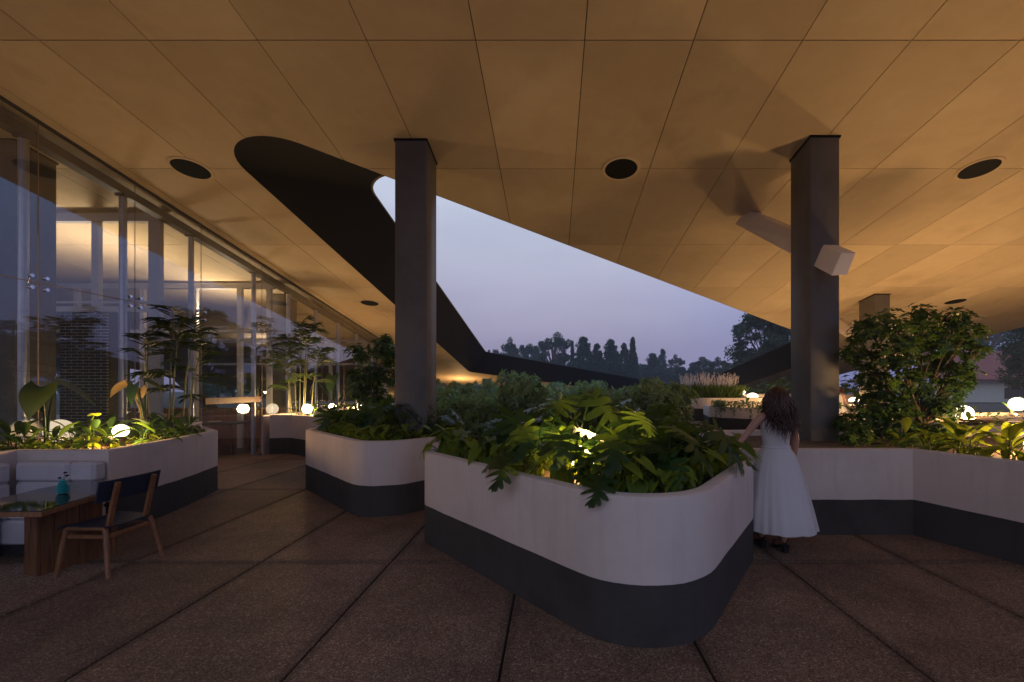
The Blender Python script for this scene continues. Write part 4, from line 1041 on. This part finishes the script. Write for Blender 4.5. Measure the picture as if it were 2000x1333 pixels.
alocasia((-6.2, 12.4, .88), [(atv(650, 735, 12.0), .50, R(170), R(60), 'alo'), (atv(690, 737, 12.3), .45, R(-120), R(55), 'alo'), (atv(735, 735, 12.4), .45, R(-80), R(45), 'alo'), (atv(615, 745, 12.2), .42, R(120), R(60), 'alo')], 'elephant ear plant with broad dark leaves beyond the glass door')
# --- slender palms
def palm(base, canes, label, rs, fl=.44):
    o = empty('bamboo_palm', base); tag(o, label, 'palm')
    P_, D_, U_, L_s = [], [], [], []
    for cx, cy_, h, lean in canes:
        tip = Vector((cx + lean[0], cy_ + lean[1], h))
        MB().tube([(cx, cy_, 0), (cx + lean[0] * .3, cy_ + lean[1] * .3, h * .5), tuple(tip)], [.014, .012, .008], 6, False).build('cane', M['cane'], o, 60)
        for k in range(7):
            z0 = h * (1 - .055 * k) if k < 5 else h * rs.uniform(.35, .75); base_p = Vector((cx + lean[0] * z0 / h, cy_ + lean[1] * z0 / h, z0)); a = rs.uniform(0, 6.28); e = rs.uniform(.75, 1.4) if k < 5 else rs.uniform(.3, 1.0)
            L = fl * rs.uniform(.7, 1.1); pts = []
            for q in range(8):
                t = q / 7; pts.append(base_p + Vector((math.cos(a), math.sin(a), 0)) * (L * t * math.cos(e) + .12 * L * t * t) + Vector((0, 0, L * (math.sin(e) * t - .5 * t * t))))
            MBr.tube(pts, [.005 - .0005 * q for q in range(8)], 4, False) if 0 else None
            fr.tube([tuple(p - Vector((0, 0, 0))) for p in pts], [.005 - .0005 * q for q in range(8)], 4, False)
            for q in range(1, 8):
                d = (pts[q] - pts[q - 1]).normalized(); sd_ = d.cross(Vector((0, 0, 1))).normalized()
                for off in (0,):
                    pp = pts[q - 1].lerp(pts[q], off)
                    for sg in (-1, 1):
                        P_.append(pp); D_.append(d * .8 + sd_ * sg * rs.uniform(.6, 1.0) + Vector((0, 0, rs.uniform(-.35, .1)))); U_.append(Vector((0, 0, 1)) + sd_ * sg * -.3); L_s.append(L * .62 * (1.1 - .6 * abs(q / 7 - .55)))
    V, Fq = ovates(np.array(P_), np.array(D_), np.array(U_), np.array(L_s), np.full(len(L_s), .015), .30)
    link_mesh('frond_leaves', npmesh('frond_leaves', V, Fq), M['palm'], o)
    fr.build('frond_ribs', M['cane'], o)
fr = MB(); palm((-6.35, 7.1, P3[1]), [(-.22, 0, 1.55, (-.1, 0)), (.0, .1, 1.95, (.02, .05)), (.18, -.05, 1.75, (.1, 0)), (.3, .1, 1.45, (.15, .1)), (.12, .2, 1.85, (.15, .1))], 'slender multi-stemmed palm in the planter before the near glass', rs)
fr = MB(); palm((-6.75, 11.5, .88), [(-.2, 0, 1.9, (-.1, 0)), (.0, .1, 2.5, (.02, .05)), (.18, -.05, 2.2, (.1, 0)), (.3, .1, 1.7, (.15, .1)), (-.08, -.12, 1.5, (-.15, -.1)), (.1, .15, 2.35, (.1, .1)), (-.15, .2, 2.1, (-.2, .1))], 'slender multi-stemmed palm between the two globe lamps beyond the door', rs, .52)

# --- bushy shrubs built from clumps round a branching stem
def clump_shrub(name, base, clumps, label, mat, leaf, rs, per=170, cat_='shrub', group=None, bark='bark', trunk_r=.03, fork=.35):
    o = empty(name, base); tag(o, label, cat_, group); base = Vector(base)
    br = MB(); parts = []
    fz = fork
    for (c, r_) in clumps:
        c = Vector(c) - base
        mid = Vector((c.x * .35 + rs.uniform(-.08, .08), c.y * .35 + rs.uniform(-.08, .08), c.z * .55))
        br.tube([(0, 0, 0), (c.x * .1, c.y * .1, c.z * .25), tuple(mid), tuple(c)], [trunk_r, trunk_r * .8, trunk_r * .5, trunk_r * .18], 6, False)
        for q in range(7):
            e = c + Vector(rand_dir(1, rs)[0]) * r_ * .85; br.tube([tuple(mid.lerp(c, .7)), tuple(c.lerp(e, .5) + Vector((0, 0, .03))), tuple(e)], [trunk_r * .25, trunk_r * .15, .002], 4, False)
        n = int(per * (r_ / .3) ** 1.6)
        p, d = sphere_pts(n // 6 + 1, c, r_, rs, .25, .85)
        ax = norm(d * .8 + np.array([0, 0, .7]) + rs.normal(size=d.shape) * .25)
        parts.append(whorls(p, ax, 6, leaf, leaf * .48, rs, .25))
    V, Fq = cat(parts)
    br.build('trunk', M[bark], o, 60); link_mesh('crown', npmesh('crown', V, Fq), mat, o)
    return o
def px_clumps(lst, Y, spread, rs):
    out = []
    for px, py, r_ in lst:
        y = Y + rs.uniform(-spread, spread); out.append((at(px, py, y), r_ * y / F))
    return out
clump_shrub('small_tree', (at(1800, 840, 6.2)[0], 6.2, P5[1]), px_clumps([(1690, 640, 32), (1735, 632, 34), (1800, 622, 36), (1830, 655, 48), (1872, 622, 28), (1893, 650, 30), (1745, 690, 44), (1800, 715, 50), (1858, 700, 42), (1688, 700, 28), (1722, 755, 36), (1790, 765, 34), (1845, 760, 40), (1765, 655, 40), (1910, 685, 22), (1670, 660, 18), (1850, 800, 30), (1700, 780, 28), (1760, 800, 32), (1815, 795, 28), (1885, 740, 30), (1660, 690, 18), (1700, 735, 30), (1770, 740, 36)], 6.2, .4, rs),
            'leafy small tree with several pale stems behind the low wall', M['shrub'], .082, rs, 400, 'tree', trunk_r=.026)
clump_shrub('shrub', (at(1730, 870, 5.9)[0], 5.9, P5[1]), px_clumps([(1670, 850, 34), (1715, 838, 40), (1765, 845, 40), (1815, 850, 36), (1695, 808, 32), (1745, 800, 36), (1655, 825, 24), (1840, 840, 26)], 5.9, .3, rs),
            'dense low shrub filling the bed under the leafy small tree', M['shrub'], .070, rs, 620, trunk_r=.015)
clump_shrub('shrub', (at(730, 830, 8.3)[0], 8.3, P2[1]), px_clumps([(700, 692, 22), (742, 682, 26), (722, 735, 32), (752, 735, 30), (756, 664, 14), (692, 735, 18), (735, 780, 36), (705, 765, 24), (765, 700, 26)], 8.3, .3, rs),
            'dark round-leaved shrub beside the left tall column', M['shrub'], .09, rs, 380, trunk_r=.02)
for px, py, Y, r_, lab in ((1498, 752, 19, 26, 'dark shrub under the far soffit left of the column'), (1530, 745, 18, 22, 'dark shrub under the far soffit touching the column edge'), (1655, 750, 17, 36, 'shrub behind the distant person'), (1690, 735, 18, 30, 'shrub between the distant person and the farther column')):
    c = at(px, py, Y); clump_shrub('shrub', (c[0], Y, 0), [((c[0] + dx * r_ * Y / F, Y + dy, c[2] - dz * r_ * Y / F), r_ * Y / F * .75) for dx, dy, dz in ((0, 0, 0.2), (-.7, .2, .6), (.7, -.2, .5), (0, .3, 1.2))], lab, M['shrub'], .14, rs, 60, trunk_r=.02)
# lime leaves at the right edge
for x, y in [(4.36, 5.05), (4.5, 4.72), (4.62, 4.95), (4.62, 4.40), (4.75, 4.85), (4.85, 4.35), (4.75, 4.55), (4.9, 4.2), (5.0, 4.75), (5.2, 4.4), (4.55, 5.2), (4.85, 5.15), (5.1, 3.9), (5.35, 3.7), (4.2, 5.25)]:
    leafy('peace_lily', LIL, M['lime'], (x, y, P5[1] + .03), 9, 'yellow-green leafy plant lit by the lamp at the right edge', 'plant', 'yellow-green plants at the right edge', rs, .85, 1.35)
for poly, n_, lab, grp in ((P6, 16, 'low leafy plant on the pale wall behind the leafy small tree', 'low plants behind the leafy small tree'), (P7, 26, 'low leafy plant on the farther wall by the globe lamps', 'low plants by the far globe lamps'), (P10, 10, 'low leafy plant on the far wall behind the plumed grass', 'low plants behind the plumed grass'), (P4, 18, 'low leafy plant in the planter beside the door', 'low plants beside the door')):
    for x, y in scatter(poly[0], n_, rs, .3, inset=.05, cond=(lambda x, y: y < 13.5)):
        leafy('peace_lily', LIL, M['shrub'] if rs.random() < .5 else M['lime'], (x, y, poly[1]), 7, lab, 'plant', grp, rs, .6, 1.05)
# --- plumed grass
for k, (x, y) in enumerate([(4.35, 13.85), (4.65, 13.55), (5.0, 13.5), (5.35, 13.5), (5.6, 13.55), (4.5, 14.3), (4.9, 14.1), (5.35, 14.1), (5.7, 14.2), (4.6, 14.8), (5.2, 14.8), (5.7, 14.8)]):
    o = empty('plumed_grass', (x, y, P9[1])); tag(o, 'clump of green grass with pale feathery plumes on the raised planter', 'grass clump', 'plumed grass clumps')
    n_ = 340; a = rs.uniform(0, 6.28, n_); L = rs.uniform(.36, .60, n_); P0 = np.stack([rs.normal(0, .10, n_), rs.normal(0, .10, n_), np.zeros(n_)], 1)
    D = np.stack([np.cos(a) * .35, np.sin(a) * .35, np.ones(n_)], 1)
    V, Fq = ovates(P0, D, np.stack([np.cos(a), np.sin(a), np.zeros(n_)], 1), L, .012, -.2)
    link_mesh('blades', npmesh('blades', V, Fq), M['grass'], o)
    n_ = 16; a = rs.uniform(0, 6.28, n_); parts = []
    st = MB()
    for q in range(n_):
        h = rs.uniform(.34, .66); d = Vector((math.cos(a[q]) * rs.uniform(.05, .4), math.sin(a[q]) * rs.uniform(.05, .4), 1)).normalized(); p = Vector((rs.normal(0, .06), rs.normal(0, .06), 0)); t_ = p + d * h
        st.tube([tuple(p), tuple(t_)], .002, 3, False)
        m_ = 26; s = np.linspace(0, 1, m_)[:, None]; base_ = np.array(t_)[None] + s * np.array(d)[None] * .24
        parts.append(ovates(base_, rand_dir(m_, rs) * .8 + np.array(d)[None] * 1.1, rand_dir(m_, rs), .05, .009, 0))
    V, Fq = cat(parts); link_mesh('plumes', npmesh('plumes', V, Fq), M['plume'], o); st.build('stalks', M['plume'], o)
# --- trailing vine on the striped planter
o = empty('trailing_vine', (5.0, 10.4, 1.16)); tag(o, 'small-leaved vine trailing over the rim of the striped planter', 'vine')
parts = []; st = MB()
front = [p for p in densify(P8[0], .035) if p[1] < 11.2 and p[0] < 6.8]
edge = [p for p in densify(offset(P8[0], -.145), .035) if p[1] < 11.25 and p[0] < 6.8]
for (x, y) in edge:
    n_ = 20; p = np.stack([rs.normal(x, .06, n_), rs.normal(y, .05, n_) + .05, 1.16 + rs.uniform(0, .14, n_)], 1)
    parts.append(ovates(p, rand_dir(n_, rs) + np.array([0, -.4, .2]), rand_dir(n_, rs) * .5 + np.array([0, -.3, 1]), .06 * rs.uniform(.6, 1.2, n_), .04, .2))
    if rs.random() < .65:
        L = rs.exponential(.16) + .06; n_ = int(L / .016) + 2; t_ = np.linspace(0, L, n_)
        p = np.stack([x + rs.normal(0, .012, n_), y - .012 + rs.normal(0, .010, n_), 1.16 - t_], 1)
        parts.append(ovates(p, rand_dir(n_, rs) + np.array([0, -.5, -.5]), np.tile([0, -1, .3], (n_, 1)) + rs.normal(size=(n_, 3)) * .3, .05 * rs.uniform(.6, 1.2, n_), .032, .2))
V, Fq = cat(parts); V = V - np.array([5.0, 10.4, 1.16]); link_mesh('vine_leaves', npmesh('vine_leaves', V, Fq), M['court'], o)
leafy('frangipani_plant', LIL, M['shrub'], (at(1458, 790, 11.2)[0], 11.2, P8[1]), 9, 'small plant with broad upright leaves beside the glowing dome lamp', 'plant', None, rs, .9, 1.3)

# --- courtyard shrubs: four kinds of shrub, many individuals
def court_shrub(h, seed):
    r_ = np.random.default_rng(seed); o = empty('courtyard_shrub', (0, 0, 0)); st = MB(); Cs, As = [], []
    for k in range(8):
        a = r_.uniform(0, 6.28); tip = Vector((math.cos(a) * r_.uniform(.12, .5), math.sin(a) * r_.uniform(.12, .5), h * r_.uniform(.78, 1.0)))
        st.tube([(0, 0, 0), (tip.x * .4, tip.y * .4, h * .45), tuple(tip)], [.016, .012, .005], 5, False)
        for q in range(12):
            t = r_.uniform(.30, 1) ** .8; b_ = Vector((tip.x * t, tip.y * t, tip.z * t)); a2 = r_.uniform(0, 6.28); e = b_ + Vector((math.cos(a2), math.sin(a2), .35)) * r_.uniform(.08, .30)
            if q % 3 == 0: st.tube([tuple(b_), tuple(e)], [.004, .002], 3, False)
            Cs.append(e); As.append((math.cos(a2) * 1.1, math.sin(a2) * 1.1, .8))
    V, Fq = whorls(np.array(Cs), np.array(As), 7, .15, .05, r_, .35, 1.5)
    st.build('stems', M['bark'], o); link_mesh('crown', npmesh('crown', V, Fq), M['court'], o)
    return o
protos = [court_shrub(1.5, 31), court_shrub(1.6, 32), court_shrub(1.45, 33), court_shrub(1.7, 34)]
LABC = 'feathery green shrub in the dense planting of the courtyard'
spots = []
tries = 0
while len(spots) < 92 and tries < 20000:
    tries += 1
    y = rs.uniform(7.8, 24.5); u = rs.uniform(-.285, .315); x = u * y
    if 3.6 < x < 7.4 and 9.8 < y < 15.8: continue
    if inside(P2[0], x, y) or inside(P1[0], x, y): continue
    if x > 7.2 and y > 16.4: continue
    if all((x - a) ** 2 + (y - b_) ** 2 > (.62 + .02 * y) ** 2 for a, b_ in spots): spots.append((x, y))
first = [True] * 4
for i, (x, y) in enumerate(spots):
    k = i % 4; o = protos[k] if first[k] else copy_tree(protos[k]); first[k] = False
    o.location = (x, y, -0.02); o.rotation_euler = (0, 0, rs.uniform(0, 6.28)); s = rs.uniform(.92, 1.12) * (1.0 if y > 10 else .93); o.scale = (s, s, s * rs.uniform(.78, 1.22))
    tag(o, LABC, 'shrub', 'courtyard shrubs')
for px, py, Y, s, lab in ((1030, 722, 13.5, 1.20, 'taller thin-stemmed courtyard shrub standing up before the black fascia'), (1285, 745, 8.6, 1.10, 'full bright green shrub next to the plumed grass'), (1245, 760, 8.4, 1.0, 'full green shrub in front of the low end of the black fascia')):
    o = copy_tree(protos[3]); X, _, z = at(px, py, Y); o.location = (X, Y, 0); o.scale = (s, s, z / 1.72); tag(o, lab, 'shrub', 'courtyard shrubs')

# --- trees in the distance
def crown_tree(seed, kind):
    """unit-height tree: broad, airy, column, conifer"""
    r_ = np.random.default_rng(seed); o = empty('distant_tree', (0, 0, 0)); tr = MB(); cl = []
    if kind == 'conifer':
        tr.tube([(0, 0, 0), (0, 0, 1)], [.018, .002], 6, False)
        for z in np.linspace(.12, .98, 26):
            rr = .20 * (1 - z) ** .8 + .006
            for q in range(8): a = r_.uniform(0, 6.28); cl.append((math.cos(a) * rr * r_.uniform(.3, 1), math.sin(a) * rr * r_.uniform(.3, 1), z + r_.uniform(-.02, .02), .03))
    elif kind == 'pine':
        tr.tube([(0, 0, 0), (.01, 0, .5), (0, 0, .97)], [.022, .016, .004], 6, False)
        for q in range(150):
            z = r_.uniform(.14, .97); rr = .27 * min(1.0, ((1.01 - z) / .62)) ** .85 * r_.uniform(.15, 1) ** .6; a = r_.uniform(0, 6.28)
            cl.append((math.cos(a) * rr, math.sin(a) * rr, z, r_.uniform(.022, .05))); 
            if q % 3 == 0: tr.tube([(0, 0, z - .04), (math.cos(a) * rr, math.sin(a) * rr, z)], [.006, .002], 4, False)
    elif kind == 'airy':
        tr.tube([(0, 0, 0), (.02, .01, .35), (0, 0, .8)], [.025, .018, .006], 6, False)
        for q in range(44):
            a = r_.uniform(0, 6.28); z = r_.uniform(.34, .97); rr = .30 * math.sqrt(max(0.02, 1 - ((z - .62) / .40) ** 2)) * r_.uniform(.4, 1)
            c = (math.cos(a) * rr, math.sin(a) * rr, z); cl.append((*c, r_.uniform(.04, .08))); tr.tube([(0, 0, z * .6), tuple(.6 * np.array(c) + np.array([0, 0, z * .36])), c], [.010, .006, .002], 4, False)
    else:
        tr.tube([(0, 0, 0), (.01, .01, .3), (0, 0, .6)], [.03, .024, .012], 6, False)
        for q in range(90):
            a = r_.uniform(0, 6.28); z = r_.uniform(.12, .95); rr = .42 * math.sqrt(max(0.02, 1 - ((z - .5) / .50) ** 2)) * r_.uniform(.35, 1)
            c = (math.cos(a) * rr, math.sin(a) * rr, z); cl.append((*c, r_.uniform(.05, .11))); 
            if q % 2 == 0: tr.tube([(0, 0, z * .5), tuple(.6 * np.array(c) + np.array([0, 0, z * .3])), c], [.010, .006, .002], 4, False)
    parts = []
    for x, y, z, r0 in cl:
        n_ = 240 if r0 > .05 else 80
        p, d = sphere_pts(n_, (x, y, z), r0 * r_.uniform(.7, 1.25), r_, .1, .8); parts.append(ovates(p, d + rand_dir(n_, r_) * .8, rand_dir(n_, r_) + np.array([0, 0, .6]), .030 * r_.uniform(.6, 1.3, n_), .017, .2))
    V, Fq = cat(parts); tr.build('trunk', M['bark'], o, 60); link_mesh('crown', npmesh('crown', V, Fq), M['far'], o)
    return o
TP = {k: [crown_tree(50 + 7 * i + j, k) for j in range(2)] for i, k in enumerate(('conifer', 'pine', 'airy', 'broad'))}
used = set()
def far_tree(kind, px, py, Y, wpx, label, group='distant trees', zb=-.1):
    X, _, zt = at(px, py, Y); base = {'conifer': .40, 'pine': .50, 'airy': .66, 'broad': .92}[kind]
    j = len(used) % 2; pr = TP[kind][j]
    if (kind, j) in used or pr.name in used: o = copy_tree(pr)
    else: o = pr
    used.add((kind, j)); used.add(pr.name); used.add(label)
    h = zt - zb; w = wpx * Y / F * (1.4 if Y > 55 else 1.0)
    o.location = (X, Y, zb); o.scale = (w / base, w / base, h); o.rotation_euler = (0, 0, rs.uniform(0, 6.28)); o.name = 'distant_tree'
    tag(o, label, 'tree', group); return o
for kind, px, py, Y, w, lab in (
        ('broad', 962, 680, 80, 26, 'hazy low tree at the left end of the skyline'), ('airy', 1001, 664, 82, 34, 'hazy tree with two-tufted top at the left of the skyline'),
        ('broad', 1036, 671, 86, 56, 'wide rounded hazy tree on the skyline'), ('airy', 1080, 654, 78, 58, 'tall open-crowned tree with sky showing through it'),
        ('conifer', 1118, 668, 76, 13, 'narrow cypress left of the row of pines'), ('pine', 1140, 658, 74, 44, 'tall broad pine next to the narrow cypress'),
        ('pine', 1166, 671, 75, 30, 'short slim pine in the middle of the pine row'), ('pine', 1193, 663, 74, 40, 'second tall pine in the row'),
        ('pine', 1219, 670, 76, 26, 'slim pine left of the pointed spire conifer'), ('conifer', 1236, 663, 74, 24, 'pointed spire conifer at the right end of the pine row'),
        ('broad', 1160, 712, 90, 60, 'low hazy tree filling in behind the pines'), ('broad', 1215, 712, 92, 60, 'low hazy tree behind the spire conifer'), ('broad', 1105, 705, 92, 50, 'low hazy tree beneath the open-crowned tree'),
        ('pine', 1275, 690, 88, 36, 'hazy feathery tree right of the spire conifer'), ('pine', 1294, 682, 95, 22, 'slim hazy tree with forked top'), ('airy', 1321, 695, 90, 26, 'small hazy tuft-topped tree'), ('broad', 1308, 715, 85, 70, 'low rounded hazy trees patch right of the pines'),
        ('broad', 985, 690, 95, 60, 'low hazy tree behind the left end of the skyline'), ('broad', 1060, 700, 96, 60, 'low hazy tree left of the open-crowned tree'), ('broad', 1130, 703, 97, 60, 'low hazy tree between cypress and pines'), ('broad', 1185, 705, 98, 60, 'low hazy tree between the two tall pines'), ('broad', 1250, 712, 96, 50, 'low hazy tree right behind the spire conifer'), ('broad', 1345, 722, 92, 60, 'lowest hazy tree in the dip of the skyline'), ('broad', 1280, 715, 97, 60, 'low hazy tree behind the feathery tree'),
        ('airy', 1375, 698, 80, 44, 'hazy ragged tree before the large dark tree'), ('airy', 1405, 700, 70, 34, 'sparse tree at the foot of the large dark tree'), ('broad', 1430, 705, 60, 50, 'low tree tucked against the large dark tree'),
        ('broad', 1495, 606, 46, 150, 'large dark tree rising behind the right end of the opening'), ('broad', 1575, 625, 50, 120, 'second large dark tree hidden behind the column'),
        ('broad', 2045, 600, 33, 150, 'dark leafy tree overhanging the tiled house'), ('airy', 1925, 628, 60, 120, 'thin-leaved tree rising behind the tiled roof')):
    far_tree(kind, px, py, Y, w, lab)
for k, (x, y, h) in enumerate(((-48, 40, 7), (-40, 52, 8), (-34, 66, 9), (-60, 55, 9), (-30, 46, 5), (-52, 30, 6), (-44, 60, 9))):
    o = copy_tree(TP['broad'][k % 2]); o.location = (x, y, -.1); o.scale = (h * .8, h * .8, h); tag(o, 'street tree seen through the building beyond the far glass', 'tree', 'street trees beyond the building')

# ------------------------------------------------------------------ tiled house
hs = empty('tiled_house', (46, 45, 0)); tag(hs, 'pale house with red clay tiled roof at the far right', 'house')
MB().box(-6, 8, 0.5, 8, 0, 2.25).build('wall', M['housewall'], hs)
MB().box(-6.4, 8.4, -.05, .05, 2.12, 2.34).build('eaves_board', plain('grey_eaves', (0.30, 0.28, 0.30), .7), hs)
MB().box(1.2, 4.6, .44, .56, 0.4, 1.55).build('window', M['dark'], hs)
MB().hexa([(1.7, -.5, 1.5), (5.0, -.5, 1.5), (5.0, .45, 1.75), (1.7, .45, 1.75), (1.7, -.5, 1.55), (5.0, -.5, 1.55), (5.0, .45, 1.8), (1.7, .45, 1.8)]).build('awning', M['frame'], hs)
rf = MB().hexa([(-6.5, -.3, 2.3), (8.5, -.3, 2.3), (8.5, 5.5, 5.6), (-6.5, 5.5, 5.6), (-6.5, -.3, 2.36), (8.5, -.3, 2.36), (8.5, 5.5, 5.66), (-6.5, 5.5, 5.66)]).build('roof', M['tile'], hs)
tme = []
sl = math.atan2(3.3, 5.8); tiles = MB()
for i in range(50):
    x = -6.4 + i * .3
    for j in range(17):
        y0 = -.34 + j * .345; z0 = 2.37 + (y0 + .3) * 3.3 / 5.8; y1 = y0 + .40; z1 = z0 + .40 * 3.3 / 5.8 - .02
        vs_ = []
        for (yy, zz) in ((y0, z0 + .03), (y1, z1 + .01)):
            for q in range(5): t = math.pi * q / 4; vs_.append((x + .14 - .14 * math.cos(t), yy, zz + .075 * math.sin(t)))
        tiles.add(vs_, [(q, q + 1, q + 6, q + 5) for q in range(4)])
ti = tiles.build('roof_tiles', M['tile'], rf, 40); ti['kind'] = 'stuff'
pp = empty('lamp_post', (at(1875, 740, 30)[0], 30, 0)); tag(pp, 'slim grey pole standing before the tiled house', 'pole')
MB().tube([(0, 0, 0), (0, 0, 1.95), (-.08, 0, 2.15), (-.5, 0, 2.2)], .055, 8).build('pole_shaft', M['steel'], pp, 40)
# cafe table tops on the far terrace
for px, py, Y, lab in ((1905, 818, 8.6, 'thin dark table top right of the large globe lamp'), (1690, 792, 12.6, 'small dark table top under the glowing dome lamp')):
    X, _, z = at(px, py, Y); o = empty('terrace_table', (X, Y, 0)); tag(o, lab, 'table', 'terrace tables')
    MB().lathe([(.42, z - .035), (.45, z - .025), (.45, z), (.02, z + .002)], 28).build('tabletop', M['wood'], o, 30)
    MB().lathe([(.22, 0), (.22, .02), (.035, .04), (.035, z - .037)], 16).build('pedestal', M['dsteel'], o, 40)

# ------------------------------------------------------------------ evening haze
m, nt, b = nodes_of('haze_air'); nt.nodes.remove(b)
pv = nt.nodes.new('ShaderNodeVolumePrincipled'); pv.inputs['Color'].default_value = (0.80, 0.85, 1.0, 1); pv.inputs['Density'].default_value = 0.0015
pv.inputs['Anisotropy'].default_value = 0.0
lk(nt, pv.outputs[0], nt.nodes['Material Output'].inputs['Volume'])
hz = MB().box(-124, 124, -44, 154, -1.5, 16).build('haze', m); hz['kind'] = 'stuff'; tag(hz, 'thin blue evening haze over the far trees', None)

for grp, base in (('monstera plants in the large foreground planter', 'monstera plant in the large foreground planter'), ('monstera plants around the left column', 'monstera plant around the left column'),
                  ('yellow-green plants at the right edge', 'yellow-green plant at the right edge'), ('plumed grass clumps', 'clump of pale-plumed grass on the raised planter')):
    ordinals([o for o in C.objects if o.parent is None and o.get('group') == grp], base)

for o in C.objects:
    if o.parent is not None and o.name.split('.')[0] in ('frond_leaves', 'frond_ribs', 'blades', 'plumes', 'stalks', 'stems', 'vine_leaves'): o['kind'] = 'stuff'
